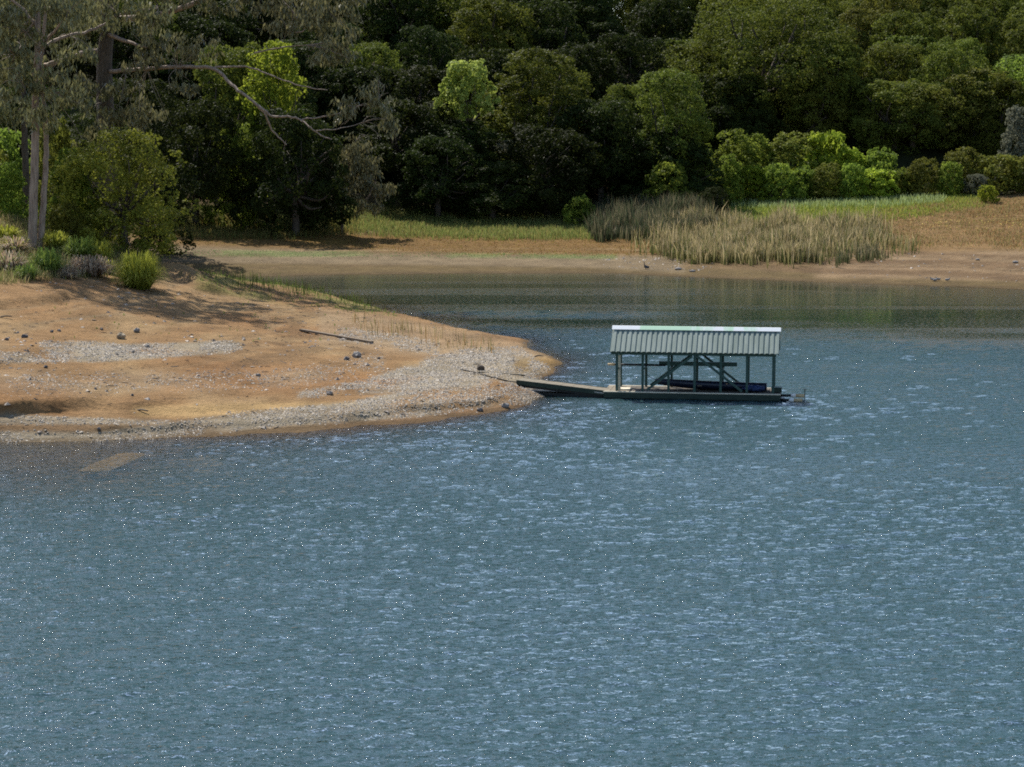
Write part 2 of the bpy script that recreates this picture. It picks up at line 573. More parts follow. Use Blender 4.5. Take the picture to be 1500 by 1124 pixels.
def z_far(X, Y):
    d = Y - np.interp(X, FSX, FSY) + 1.2 * fbm(X / 11, Y / 30, 91, 2)
    z = np.interp(d, PRD, PRZ)
    d0 = np.interp(X, [-60, -8, 12, 24, 56, 76, 110], [46, 52, 60, 96, 102, 118, 130])
    t = np.maximum(0, d - d0)
    hill = 0.44 * (np.sqrt(t * t + 100) - 10)
    hill = 40 * (1 - np.exp(-hill / 40)) * (1 + 0.25 * fbm(X / 60, Y / 60, 33, 2))
    return z + hill


def land(X, Y):
    X, Y = np.asarray(X, float), np.asarray(Y, float)
    zp, zf = z_pen(X, Y), z_far(X, Y)
    zn = np.clip(-3 + (38 - Y) * 0.42, -3, 12.0)
    z = np.maximum(np.maximum(zp, zf), zn)
    # wave-cut steps of old water levels on the near shore
    pen = (zp >= zf) & (Y > 60)
    wob = 0.10 * fbm(X / 4.0, Y / 4.0, 5, 3)
    px, py = project(X, Y, z)
    for (z0, hgt, w, xa, xb, fade) in ((0.34, 0.30, 0.05, 90, 700, 60), (1.28, 0.34, 0.05, -400, 135, 40), (1.05, 0.12, 0.05, 100, 330, 60),
                                       (3.55, 0.55, 0.08, -400, 95, 12), (2.35, 0.16, 0.06, -100, 420, 60), (0.75, 0.1, 0.05, 300, 620, 60)):
        act = sstep(xa - fade, xa, px) * sstep(xb + fade, xb, px) * pen
        act = act * (0.55 + 0.9 * np.clip(fbm(X / 2.6, Y / 9, 17 + int(z0 * 10), 2) + 0.35, 0, 1))
        zz = z + wob
        z = z + hgt * act * (sstep(z0 - w, z0 + w, zz) - 0.5) * sstep(0.45, 0.08, np.abs(zz - z0))
    # broken earth edges below the bush
    for (ax, ay, bx, by, wid, hh) in ((262, 412, 302, 427, 2.0, 0.7),):
        A, B = on_z(ax, ay, 2.6), on_z(bx, by, 2.2)
        t = np.clip(((X - A[0]) * (B[0] - A[0]) + (Y - A[1]) * (B[1] - A[1])) / ((B[0] - A[0]) ** 2 + (B[1] - A[1]) ** 2), 0, 1)
        dx, dy = X - (A[0] + t * (B[0] - A[0])), Y - (A[1] + t * (B[1] - A[1]))
        z = z + hh * np.exp(-((dx / wid) ** 2 + (np.maximum(dy, 0) / 5) ** 2)) * sstep(-0.5, 0.2, dy) * pen
    # roughness
    r = np.where(pen, 0.15, 0.16) * fbm(X / 1.7, Y / 1.7, 40, 4) + 0.25 * fbm(X / 9, Y / 9, 44, 3)
    z = z + r * sstep(0.0, 0.9, z)
    z = z + 0.07 * fbm(X / 0.9, Y / 1.4, 48, 3)
    return z


def land1(x, y):
    return float(land(np.array([x]), np.array([y]))[0])


def hit(px, py, t0=60, t1=420):           # where the sight line of a pixel meets the land
    d = ray(px, py)
    t = np.concatenate([np.arange(t0, t1, 0.5)])
    X, Y, Z = d[0] * t, d[1] * t, H + d[2] * t
    below = np.where(Z <= land(X, Y))[0]
    i = below[0] if len(below) else len(t) - 1
    return np.array([X[i], Y[i], land1(X[i], Y[i])])


xs = np.unique(np.concatenate([np.arange(-600, -90, 15), np.arange(-90, -44, 1.5), np.arange(-44, 14, 0.33), np.arange(14, 75, 0.9), np.arange(75, 600, 15), [600]]))
ys = np.unique(np.concatenate([np.arange(-120, 40, 8), np.arange(40, 90, 2), np.arange(90, 94, 0.5), np.arange(94, 108, 0.17),
                               np.arange(108, 165, 0.36), np.arange(165, 290, 0.6), np.arange(290, 420, 3), np.arange(420, 900, 20), [900]]))
GX, GY = np.meshgrid(xs, ys)
X, Y = GX.ravel(), GY.ravel()
Z = land(X, Y)
PX, PY = project(X, Y, Z)
ISPEN = (z_pen(X, Y) >= z_far(X, Y)) & (Y > 58)


def band(px, py, kx, top, bot, soft=3.0):
    t, b = np.interp(px, kx, top), np.interp(px, kx, bot)
    inx = sstep(kx[0] - 8, kx[0] + 1, px) * sstep(kx[-1] + 8, kx[-1] - 1, px)
    return sstep(t - soft, t + soft, py) * sstep(b + soft, b - soft, py) * inx


def gravel_mask(px, py):
    g = band(px, py, [-300, 0, 140, 300, 420, 520, 620, 720, 800], [632, 632, 634, 612, 598, 588, 566, 548, 556], [650, 650, 648, 636, 624, 618, 610, 596, 590], 4)
    g = np.maximum(g, 0.9 * band(px, py, [-300, 0, 120, 250], [604, 606, 612, 616], [622, 622, 622, 622], 3))
    g = np.maximum(g, band(px, py, [-300, 0, 150, 330, 350], [518, 516, 506, 500, 503], [535, 533, 530, 518, 512], 3))
    g = np.maximum(g, 0.75 * band(px, py, [60, 130, 190], [500, 500, 506], [510, 512, 512], 3))
    g = np.maximum(g, band(px, py, [440, 520, 600, 660], [574, 560, 536, 538], [582, 578, 574, 566], 4))
    g = np.maximum(g, 0.9 * band(px, py, [620, 680, 760, 800], [528, 512, 510, 535], [590, 595, 560, 545], 6))
    g = np.maximum(g, 0.5 * band(px, py, [500, 560, 640], [480, 486, 500], [500, 506, 520], 4))
    g = np.maximum(g, 0.3 * band(px, py, [-200, 100, 400, 560], [540, 545, 545, 520], [575, 575, 570, 545], 10))
    return g


fb1 = fbm(X / 3.0, Y / 6.0, 61, 4)
fb2 = fbm(X / 14, Y / 14, 71, 3)
col = np.zeros((len(X), 3))
C = lambda *c: np.array(c)


def lay(mask, c):
    global col
    m = np.clip(mask, 0, 1)[:, None]
    col = col * (1 - m) + np.asarray(c) * m


# peninsula soil
lay(ISPEN * 1.0, C(0.31, 0.19, 0.10))
lay(ISPEN * sstep(-0.1, 0.35, fb1) * 0.7, C(0.38, 0.265, 0.155))
lay(ISPEN * sstep(0.0, 0.4, fb2) * 0.6, C(0.30, 0.155, 0.07))
lay(ISPEN * band(PX, PY, [200, 300, 450, 520], [596, 592, 590, 590], [610, 612, 606, 598], 5) * 0.8, C(0.48, 0.33, 0.17))
lay(ISPEN * band(PX, PY, [-300, 0, 300, 500, 700, 800], [622, 622, 622, 615, 600, 585], [670, 670, 660, 650, 640, 620], 4) * 0.75, C(0.20, 0.135, 0.085))
lay(ISPEN * band(PX, PY, [480, 640, 760, 800], [620, 606, 590, 575], [640, 630, 615, 600], 3) * 0.8, C(0.27, 0.16, 0.09))
lay(ISPEN * gravel_mask(PX, PY) * sstep(-0.45, 0.1, fb1 + 0.1) * 0.9, C(0.34, 0.30, 0.25))
lay(ISPEN * band(PX, PY, [470, 560, 640, 740, 800], [452, 462, 478, 496, 510], [505, 515, 525, 520, 530], 8) * 0.65, C(0.36, 0.27, 0.19))
lay(ISPEN * band(PX, PY, [755, 800, 828], [527, 522, 530], [548, 545, 538], 7) * 0.7, C(0.29, 0.19, 0.075))
lay(ISPEN * band(PX, PY, [290, 380, 460, 540, 580], [395, 408, 424, 440, 450], [424, 440, 452, 462, 466], 4) * 0.55 * sstep(-0.3, 0.2, fb1), C(0.17, 0.19, 0.05))
lay(ISPEN * band(PX, PY, [-300, 0, 60, 130, 230], [280, 300, 330, 340, 360], [418, 416, 408, 400, 395], 6) * 0.75, C(0.17, 0.15, 0.06))
lay(ISPEN * band(PX, PY, [-300, 0, 40], [312, 312, 312], [330, 330, 330], 3) * 0.7, C(0.34, 0.25, 0.12))
# far bank
FB = (~ISPEN) & (Y > 150)
lay(FB * 1.0, C(0.20, 0.14, 0.08))
lay(FB * band(PX, PY, [200, 700, 960, 1200, 1600], [385, 388, 392, 398, 412], [425, 410, 412, 420, 440], 3) * 0.9, C(0.15, 0.11, 0.055))
lay(FB * band(PX, PY, [200, 600, 860, 1000], [360, 374, 374, 374], [384, 388, 392, 400], 3) * 0.85, C(0.235, 0.185, 0.13))
lay(FB * band(PX, PY, [230, 480, 900], [366, 368, 372], [376, 376, 379], 2) * 0.7 * sstep(-0.2, 0.25, fb1), C(0.17, 0.22, 0.085))
lay(FB * band(PX, PY, [200, 500, 700, 960], [340, 342, 346, 348], [356, 366, 372, 374], 4) * 0.9, C(0.21, 0.125, 0.045))
lay(FB * band(PX, PY, [240, 400, 520], [330, 335, 335], [350, 352, 360], 4) * 0.6, C(0.20, 0.12, 0.025))
lay(FB * band(PX, PY, [200, 520, 700, 880], [300, 300, 300, 300], [340, 336, 346, 348], 4), C(0.125, 0.125, 0.035))
lay(FB * band(PX, PY, [980, 1100, 1300, 1420], [250, 250, 250, 260], [330, 330, 322, 300], 5), C(0.19, 0.21, 0.04))
lay(FB * band(PX, PY, [1280, 1340, 1500, 1700], [316, 298, 285, 285], [372, 372, 368, 365], 6), C(0.25, 0.16, 0.08))
lay(FB * band(PX, PY, [1200, 1300, 1500, 1800], [388, 370, 368, 366], [408, 408, 412, 425], 4) * 0.9, C(0.29, 0.205, 0.135))
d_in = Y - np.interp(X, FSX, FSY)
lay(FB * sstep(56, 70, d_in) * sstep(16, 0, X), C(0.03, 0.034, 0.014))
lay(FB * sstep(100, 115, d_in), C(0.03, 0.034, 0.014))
lay((Z < -0.15) * 1.0 * sstep(-0.1, -0.8, Z), C(0.26, 0.19, 0.085))
lay((Y < 45) * 1.0, C(0.16, 0.13, 0.06))
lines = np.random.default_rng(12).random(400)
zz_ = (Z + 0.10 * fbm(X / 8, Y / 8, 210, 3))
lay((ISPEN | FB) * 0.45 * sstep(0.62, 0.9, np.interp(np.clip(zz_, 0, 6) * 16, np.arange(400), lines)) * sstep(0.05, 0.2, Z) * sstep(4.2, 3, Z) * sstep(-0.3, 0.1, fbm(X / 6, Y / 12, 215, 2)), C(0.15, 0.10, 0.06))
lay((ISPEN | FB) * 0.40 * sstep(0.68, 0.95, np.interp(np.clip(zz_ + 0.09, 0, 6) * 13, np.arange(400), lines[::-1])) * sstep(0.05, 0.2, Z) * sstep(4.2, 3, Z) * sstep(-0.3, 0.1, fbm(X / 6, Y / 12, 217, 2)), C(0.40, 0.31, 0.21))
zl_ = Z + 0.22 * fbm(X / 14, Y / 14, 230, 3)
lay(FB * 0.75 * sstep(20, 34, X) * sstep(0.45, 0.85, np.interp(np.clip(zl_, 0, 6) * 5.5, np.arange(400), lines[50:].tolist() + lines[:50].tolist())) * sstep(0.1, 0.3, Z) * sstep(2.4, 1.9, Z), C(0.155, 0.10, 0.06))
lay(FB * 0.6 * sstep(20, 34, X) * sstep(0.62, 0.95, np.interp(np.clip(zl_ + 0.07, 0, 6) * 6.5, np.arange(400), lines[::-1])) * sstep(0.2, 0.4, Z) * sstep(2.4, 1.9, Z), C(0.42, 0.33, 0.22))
lay(sstep(0.16, 0.06, Z + 0.05 * fbm(X / 2, Y / 3, 219, 2)) * (Z > -0.5) * (Y > 60) * 0.7, C(0.12, 0.085, 0.05))
nx, ny = len(xs), len(ys)
ii = (np.arange(ny - 1)[:, None] * nx + np.arange(nx - 1)[None]).ravel()
quads = np.stack([ii, ii + 1, ii + nx + 1, ii + nx], 1)
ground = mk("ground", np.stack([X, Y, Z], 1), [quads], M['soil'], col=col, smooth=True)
tag(ground, kind='structure')

# ------------------------------------------------------------------ the lake
U = np.concatenate([[-14, -5, -2, -1.2, -0.8, -0.6, -0.48], np.arange(-0.42, -0.36, 0.006), np.arange(-0.36, 0.36, 0.00195), np.arange(0.36, 0.42, 0.006), [0.48, 0.6, 0.8, 1.2, 2, 5, 14]])
wy = [20.0]
while wy[-1] < 232:
    wy.append(wy[-1] * (1.0018 if wy[-1] > 41 else 1.02))
wy = np.array(wy + [240, 260, 300])
wX, wY = (U[None] * wy[:, None]).ravel(), np.repeat(wy, len(U))
wD = np.maximum(0, -land(wX, wY))
fsd = np.interp(wX, FSX, FSY) - wY
rip = fbm(wX / 34, wY / 9, 120, 3)
calm_v = 0.05 + 0.95 * sstep(46, 92, fsd + 26 * rip)
streak = sstep(0.02, 0.30, fbm(wX / 60 + 3, wY / 5.5, 131, 3)) * sstep(8, 16, fsd) * sstep(80, 50, fsd)
calm_v = np.maximum(calm_v, 0.13 * streak)
calm_v = calm_v * (1 - 0.35 * sstep(0.12, 0.34, fbm(wX / 30 + 9, wY / 14, 140, 3)))
wr = np.random.default_rng(2024)
wz = np.zeros_like(wX)
gust = (0.9 + 0.35 * np.clip(fbm(wX / 16, wY / 9, 150, 3), -0.5, 0.6)) * (1 + 0.5 * np.clip(fbm(wX / 26 + 4, wY / 30, 155, 2), -0.6, 0.5))
for i in range(64):
    lam = 0.20 * (1.7 / 0.20) ** ((i + 0.5) / 64)
    th = -math.pi / 2 + 0.25 + wr.normal() * 0.42
    k = 2 * math.pi / lam
    slope = 0.031 * (1.2 if lam < 1.0 else 0.7)
    fade = sstep(1.9, 3.2, lam / (0.0018 * wY)) * sstep(40.5, 43, wY)
    ph = k * (wX * math.cos(th) + wY * math.sin(th)) + wr.uniform(0, 6.28) + 2.2 * fbm(wX / (lam * 4) + 3 * i, wY / (lam * 5), 160 + i, 1)
    wz += slope / k * np.sin(ph) * fade
wz *= calm_v * gust * sstep(0.0, 0.35, wD) * sstep(0.36, 0.325, np.abs(wX / wY))
ii = (np.arange(len(wy) - 1)[:, None] * len(U) + np.arange(len(U) - 1)[None]).ravel()
quads = np.stack([ii, ii + 1, ii + len(U) + 1, ii + len(U)], 1)
lake = mk("lake_water", np.stack([wX, wY, wz], 1), [quads], M['water'], extra={"depth": wD, "calm": calm_v, "reflect_tone": sstep(40, 105, fsd + 20 * rip) * (0.8 + 0.3 * fbm(wX / 30, wY / 40, 199, 2))}, smooth=True)
tag(lake, kind='structure')

# ------------------------------------------------------------------ foliage prototypes
def leaf_quads(P, Nrm, size, asp=0.6, rng=RNG):
    """A folded diamond leaf clump for every point."""
    n = len(P)
    a = rng.normal(size=(n, 3))
    t = np.cross(Nrm, a)
    t /= np.linalg.norm(t, axis=1, keepdims=True) + 1e-9
    b = np.cross(Nrm, t)
    s = size[:, None]
    V = np.stack([P - t * s * 0.5, P + b * s * asp * 0.5 + Nrm * s * 0.08, P + t * s * 0.5, P - b * s * asp * 0.5 + Nrm * s * 0.08], 1).reshape(-1, 3)
    Q = np.arange(4 * n).reshape(n, 4)
    return V, Q


def crown_cloud(lobes, n, rng, leaf, up=0.25, shell=0.72, nsub=15, sub=0.34):
    """points on small lumps that sit on the outer shells of a set of lobes (cx,cy,cz,rx,ry,rz)"""
    L = np.array(lobes)
    area = (L[:, 3] * L[:, 4] + L[:, 3] * L[:, 5] + L[:, 4] * L[:, 5])
    S = rng.normal(size=(len(L), nsub, 3))
    S[..., 2] += up
    S /= np.linalg.norm(S, axis=2, keepdims=True)
    k = rng.choice(len(L), size=int(n * 2.0), p=area / area.sum())
    j = rng.integers(nsub, size=len(k))
    e = rng.normal(size=(len(k), 3))
    e += S[k, j] * 0.6
    e[:, 2] += 0.25
    e /= np.linalg.norm(e, axis=1, keepdims=True)
    r3 = L[k, 3:6]
    rr = (shell + (1.05 - shell) * rng.random(len(k)) ** 0.6 + 0.45 * (rng.random(len(k)) < 0.16) * rng.random(len(k)))[:, None]
    P = L[k, :3] + (S[k, j] * (0.66 + 0.24 * rng.random((len(L), nsub, 1)))[k, j] + e * sub * rr * (0.7 + 0.6 * rng.random((len(L), nsub, 1)))[k, j]) * r3
    d = e * 0.7 + S[k, j] * 0.5
    d /= np.linalg.norm(d, axis=1, keepdims=True)
    keep = np.ones(len(P), bool)
    for i in range(len(L)):
        q = ((P - L[i, :3]) / L[i, 3:6])
        keep &= ~((np.sqrt((q ** 2).sum(1)) < 0.68) & (k != i))
    P, d, k = P[keep][:n], d[keep][:n], k[keep][:n]
    return P, d, k


def limbs_to(mb, base, lobes, r0, rng, frac=0.8):
    b = np.array(base)
    for L in lobes:
        e = np.array(L[:3]) - b
        mid = b + e * 0.5 + rng.normal(size=3) * 0.06 * np.linalg.norm(e) + np.array([0, 0, -0.08 * np.linalg.norm(e)])
        pts = spline([b, mid, b + e * frac], 3)
        mb.tube(pts, list(np.linspace(r0, r0 * 0.25, len(pts))), 5)


def tree_proto(name, seed, mat, n_lobes, n_leaf, leaf, low=0.12, shape=1.0, trunk_r=0.35, jag=1.0, asp=0.6, up=0.3, tall=10.0, sq=1.0):
    """A tree about 10 m wide standing on the origin: trunk with limbs, and crown."""
    rng = np.random.default_rng(seed)
    lobes = []
    for i in range(n_lobes):
        zf = low + (1 - low) * (i + 0.5) / n_lobes
        th = i * 2.399 + rng.normal() * 0.4
        u_ = (zf - low) / (1 - low)
        prof = math.sqrt(max(0.05, 1 - ((u_ - 0.36) / 0.68) ** 2)) ** shape
        rad = 5.0 * prof * (0.42 + 0.44 * rng.random())
        r = (1.0 + 1.35 * rng.random() ** 1.3) * jag * (0.85 + 0.3 * prof)
        z = tall * zf
        z = min(z, tall - r * 0.75 * sq)
        lobes.append((rad * math.cos(th), rad * math.sin(th), max(z, r * 0.5), r * 1.12, r * 1.12, r * 0.86 * sq))
    for i in range(11):
        zf = low + (1 - low) * (0.25 + 0.75 * rng.random())
        u_ = (zf - low) / (1 - low)
        prof = math.sqrt(max(0.05, 1 - ((u_ - 0.36) / 0.68) ** 2))
        th, r = rng.uniform(0, 6.28), rng.uniform(0.45, 0.95)
        lobes.append((5.2 * prof * math.cos(th), 5.2 * prof * math.sin(th), min(tall * zf, tall + 0.5 - r), r, r, r * sq))
    lobes.append((0, 0, tall * (low + (1 - low) * .45), 2.9, 2.9, 0.34 * tall * (1 - low)))
    P, d, k = crown_cloud(lobes, n_leaf, rng, leaf, up)
    nrm = d * 0.7 + rng.normal(size=d.shape) * 0.46
    nrm[:, 2] += 0.15
    nrm /= np.linalg.norm(nrm, axis=1, keepdims=True)
    V, Q = leaf_quads(P, nrm, leaf * (0.6 + 0.8 * rng.random(len(P))), asp, rng)
    lobe_t = rng.random(len(lobes))
    tint = np.clip(0.45 * lobe_t[k] + 0.55 * rng.random(len(P)), 0, 1)
    root = empty(name)
    mb = MB()
    top = (0.25 * rng.normal(), 0.25 * rng.normal(), max(3.4, tall * low * 0.9))
    pts = spline([(0, 0, -1.2), (0.1, 0, 1.2), top], 4)
    mb.tube(pts, list(np.linspace(trunk_r * 1.35, trunk_r * 0.75, len(pts))), 8)
    limbs_to(mb, top, lobes[:-1][::2], trunk_r * 0.5, rng, 0.9)
    mb.build("trunk", M['bark'], root, smooth=True)
    mk("crown", V, [Q], M[mat], root, tint=np.repeat(tint, 4))
    return root


def bush_proto(name, seed, mat, n_lobes, n_leaf, leaf, asp=0.6, tall=3.0, up=0.35):
    """A shrub about 4 m wide, 3 m (or more) tall, leafy to the ground."""
    rng = np.random.default_rng(seed)
    lobes = []
    for i in range(n_lobes):
        th = i * 2.399
        zf = (i + 0.5) / n_lobes
        rad = 2.0 * (0.78 - 0.5 * zf ** 1.5) * (0.65 + 0.5 * rng.random())
        r = 0.5 + 0.5 * rng.random()
        lobes.append((rad * math.cos(th), rad * math.sin(th), min(0.35 + 0.82 * tall * zf, tall - r * 0.8 + 0.12 * rng.normal()), r, r, r * 0.9))
    lobes.append((0, 0, 0.4 * tall, 1.25, 1.25, 0.4 * tall))
    P, d, k = crown_cloud(lobes, n_leaf, rng, leaf, up, 0.6)
    nrm = d * 0.6 + rng.normal(size=d.shape) * 0.6
    nrm[:, 2] += 0.25
    nrm /= np.linalg.norm(nrm, axis=1, keepdims=True)
    V, Q = leaf_quads(P, nrm, leaf * (0.6 + 0.8 * rng.random(len(P))), asp, rng)
    lt = rng.random(len(lobes))
    tint = np.clip(0.4 * lt[k] + 0.6 * rng.random(len(P)), 0, 1)
    root = empty(name)
    mb = MB()
    for i in range(5):
        L = np.array(lobes[i * 2 % n_lobes][:3])
        b = np.array((0.15 * rng.normal(), 0.15 * rng.normal(), -0.4))
        mb.tube(spline([b, b * 0.4 + L * 0.45 + np.array((0, 0, 0.2)), L], 3), list(np.linspace(0.07, 0.02, 7)), 5)
    mb.build("stem", M['bark'], root, smooth=True)
    mk("foliage", V, [Q], M[mat], root, tint=np.repeat(tint, 4))
    return root


PROTO = {}
for kind, mat, seeds, nl in (('oak', 'oak', (11, 12, 13), 24), ('olive', 'olive', (21, 22), 24), ('dark', 'dark', (31, 32), 20)):
    PROTO[kind] = [lambda s=s, m=mat, n=nl: tree_proto("oak_tree", s, m, n, 21000, 0.30) for s in seeds]
    PROTO[kind + 'tall'] = [lambda s=s, m=mat, n=nl: tree_proto("oak_tree", s + 100, m, n + 14, 28000, 0.30, tall=18.0, low=0.06) for s in seeds[:2]]
PROTO['bigoak'] = [lambda: tree_proto("oak_tree", 99, 'oak', 40, 36000, 0.17, 0.1, 1.0, 0.3, 0.8)]
PROTO['maple'] = [lambda: tree_proto("maple_tree", 41, 'maple', 16, 5200, 0.55, 0.60, 1.0, 0.3, 0.9, 0.8, tall=22.0)]
PROTO['bushtree'] = [lambda: tree_proto("round_tree", 51, 'olive', 30, 16000, 0.27, 0.04, 1.0, 0.3, 0.9), lambda: tree_proto("round_tree", 52, 'bush', 28, 15000, 0.28, 0.04), lambda: tree_proto("round_tree", 53, 'fresholive', 30, 17000, 0.25, 0.04, 1.0, 0.3, 0.9)]
PROTO['bush'] = [lambda s=s: bush_proto("shrub", s, 'bush', 16, 4200, 0.24, 0.6) for s in (61, 62)]
PROTO['bright'] = [lambda: bush_proto("shrub", 66, 'bright', 16, 3800, 0.26, 0.65)]
PROTO['grey'] = [lambda: bush_proto("shrub", 71, 'grey', 14, 4200, 0.20, 0.45)]
PROTO['oliveb'] = [lambda: bush_proto("shrub", 75, 'olive', 16, 4600, 0.22, 0.55)]
for kb, mb_ in (('bush', 'bush'), ('bright', 'bright'), ('oliveb', 'olive'), ('grey', 'grey')):
    PROTO[kb + 'high'] = [lambda s=s, m=mb_: bush_proto("shrub", s, m, 24, 6500, 0.22, 0.6, 6.0) for s in ((81, 82) if kb == 'bush' else (83,))]
PROTO['greytree'] = [lambda: tree_proto("silver_tree", 45, 'grey', 9, 2600, 0.5, 0.84, 1.0, 0.14, 0.8, 0.5, tall=24.0)]
PROTO['leafytree'] = [lambda: tree_proto("leafy_tree", 46, 'bright', 22, 6500, 0.5, 0.45, 1.0, 0.25, 0.9, 0.7, tall=22.0)]
_made = {}
_turn = {}


def plant(kind, loc, w, h, label, cat, group, v=None):
    if kind in ('oak', 'dark', 'olive') and h / w > 1.3:
        kind += 'tall'
    if kind in ('bush', 'bright', 'oliveb', 'grey') and h / w > 1.0:
        kind += 'high'
    base = (4.0, 6.0) if kind.endswith('high') else (10.0, 24.0) if kind == 'greytree' else (10.0, 22.0) if kind == 'leafytree' else (10.0, 18.0) if kind.endswith('tall') else (10.0, 22.0) if kind == 'maple' else ((4.0, 3.0) if kind in ('bush', 'bright', 'grey', 'oliveb') else (10.0, 10.0))
    i = v if v is not None else _turn.get(kind, 0) % len(PROTO[kind])
    _turn[kind] = _turn.get(kind, 0) + 1
    rz = random.uniform(0, 6.28)
    sc = (w / base[0], w / base[0] * random.uniform(0.9, 1.1), h / base[1])
    if (kind, i) not in _made:
        o = PROTO[kind][i]()
        o.location, o.rotation_euler, o.scale = loc, (0, 0, rz), sc
        _made[(kind, i)] = o
    else:
        o = copy_tree(_made[(kind, i)], loc, rz, sc)
    return tag(o, label, cat, group)


def plant_px(kind, px, ytop, wpx, Yd, label, cat, group, minh=1.0, yoff=0.0, v=None):
    """a plant whose crown centre column is seen at px, top at ytop, wpx wide, standing at distance Yd"""
    top = at(px, ytop, Yd)
    gz = land1(top.x, Yd) + yoff
    return plant(kind, (top.x, Yd, gz), wpx * Yd / F, max(minh, top.z - gz), label, cat, group, v)


# ------------------------------------------------------------------ the wood on the far side
G_TREE = "trees of the wooded slope"
G_BUSH = "shrubs along the foot of the wood"
plant_px('maple', 685, 92, 92, 288, "yellow-green round-topped tree bright against the dark wood", "tree", G_TREE)
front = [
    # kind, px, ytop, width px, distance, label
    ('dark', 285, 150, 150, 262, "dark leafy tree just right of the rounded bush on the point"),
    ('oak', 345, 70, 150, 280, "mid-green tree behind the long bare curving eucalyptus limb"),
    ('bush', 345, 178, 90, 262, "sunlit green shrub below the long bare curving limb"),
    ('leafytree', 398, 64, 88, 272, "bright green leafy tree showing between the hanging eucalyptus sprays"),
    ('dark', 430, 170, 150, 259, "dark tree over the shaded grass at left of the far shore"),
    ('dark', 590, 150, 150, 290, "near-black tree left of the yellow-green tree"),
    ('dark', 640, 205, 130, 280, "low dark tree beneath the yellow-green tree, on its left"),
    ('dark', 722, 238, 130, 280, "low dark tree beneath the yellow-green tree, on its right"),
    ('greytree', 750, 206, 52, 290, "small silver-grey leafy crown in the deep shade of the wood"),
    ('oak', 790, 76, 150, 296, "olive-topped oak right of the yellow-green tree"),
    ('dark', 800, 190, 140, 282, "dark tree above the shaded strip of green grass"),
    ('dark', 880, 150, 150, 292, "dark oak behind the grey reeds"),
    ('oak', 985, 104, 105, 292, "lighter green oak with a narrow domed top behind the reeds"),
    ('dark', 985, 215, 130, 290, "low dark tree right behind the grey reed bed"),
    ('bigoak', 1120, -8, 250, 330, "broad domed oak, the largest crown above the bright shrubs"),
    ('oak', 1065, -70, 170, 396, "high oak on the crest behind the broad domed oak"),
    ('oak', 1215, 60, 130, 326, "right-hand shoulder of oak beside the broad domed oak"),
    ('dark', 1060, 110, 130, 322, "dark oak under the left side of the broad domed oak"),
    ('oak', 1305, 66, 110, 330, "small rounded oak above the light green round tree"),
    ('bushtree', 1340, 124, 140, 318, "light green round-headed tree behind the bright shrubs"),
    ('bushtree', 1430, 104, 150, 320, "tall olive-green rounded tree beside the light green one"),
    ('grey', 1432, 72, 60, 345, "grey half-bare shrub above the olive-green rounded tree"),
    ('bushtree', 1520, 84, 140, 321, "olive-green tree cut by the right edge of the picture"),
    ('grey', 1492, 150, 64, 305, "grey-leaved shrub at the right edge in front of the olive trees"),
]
for k, px, yt, w, Yd, lab in front:
    if k in ('bright', 'grey', 'oliveb', 'bush'):
        cat, g = "shrub", G_BUSH
    else:
        cat, g = "tree", G_TREE
    plant_px(k, px, yt, w, Yd, lab, cat, g, v=(len(lab) % 2 if k == 'bushtree' else None))
shr = [
    ('bush', 1078, 200, 62, 301, "light green shrub at the left end of the bright shrub bank"),
    ('bush', 1110, 206, 60, 304, "light green shrub, second from the left in the bright shrub bank"),
    ('oliveb', 1158, 196, 66, 304, "dull olive shrub with dark gaps left of the brightest yellow-green shrub"),
    ('bright', 1208, 194, 76, 304, "yellow-green shrub, the brightest and tallest of the shrub bank"),
    ('bright', 1246, 214, 60, 304, "yellow-green shrub right of the brightest one"),
    ('bush', 1286, 226, 60, 303, "mid-green shrub at the left foot of the light green round tree"),
    ('bush', 1070, 236, 46, 297, "small front shrub at the far left of the shrub bank above the meadow"),
    ('bright', 1102, 246, 50, 297, "front shrub of fresh green below the second shrub from the left"),
    ('bush', 1140, 242, 52, 296, "front leafy shrub below the dull olive one"),
    ('bush', 1176, 252, 48, 297, "low front shrub left of the middle of the shrub bank"),
    ('oliveb', 1212, 244, 50, 297, "dull front shrub below the brightest yellow-green shrub"),
    ('bush', 1248, 256, 46, 296, "low front shrub right of the middle of the shrub bank"),
    ('bright', 1282, 250, 50, 297, "fresh green front shrub left below the light green round tree"),
    ('bush', 1318, 246, 54, 298, "front shrub straight below the light green round tree"),
    ('oliveb', 1354, 240, 54, 299, "dull front shrub right below the light green round tree"),
    ('bush', 1392, 250, 50, 298, "front shrub at the right end of the bright shrub bank"),
    ('oliveb', 1410, 222, 70, 302, "dull olive shrub under the olive-green rounded tree"),
    ('oliveb', 1455, 232, 70, 301, "olive shrub at the top of the dry grass slope"),
    ('bright', 1447, 272, 28, 285, "tiny bright green shrub alone on the dry grass slope"),
    ('grey', 1432, 256, 40, 296, "small greyish shrub above the dry grass slope"),
    ('oliveb', 1500, 238, 70, 300, "olive shrub below the grey-leaved one at the right edge"),
    ('dark', 1045, 276, 40, 279, "small dark tuft of scrub beside the green meadow"),
    ('bush', 852, 292, 46, 276, "low bright green shrub beside the grey reeds"),
    ('bush', 980, 250, 70, 288, "green shrub in shade behind the grey reeds"),
]
for k, px, yt, w, Yd, lab in shr:
    f_ = random.uniform(1.0, 1.45) if w > 40 else 1.0
    plant_px(k, px, yt + random.uniform(-12, 4) * (w > 40), w * f_, Yd - 3 + random.uniform(-1.5, 1.5), lab, "shrub", G_BUSH)

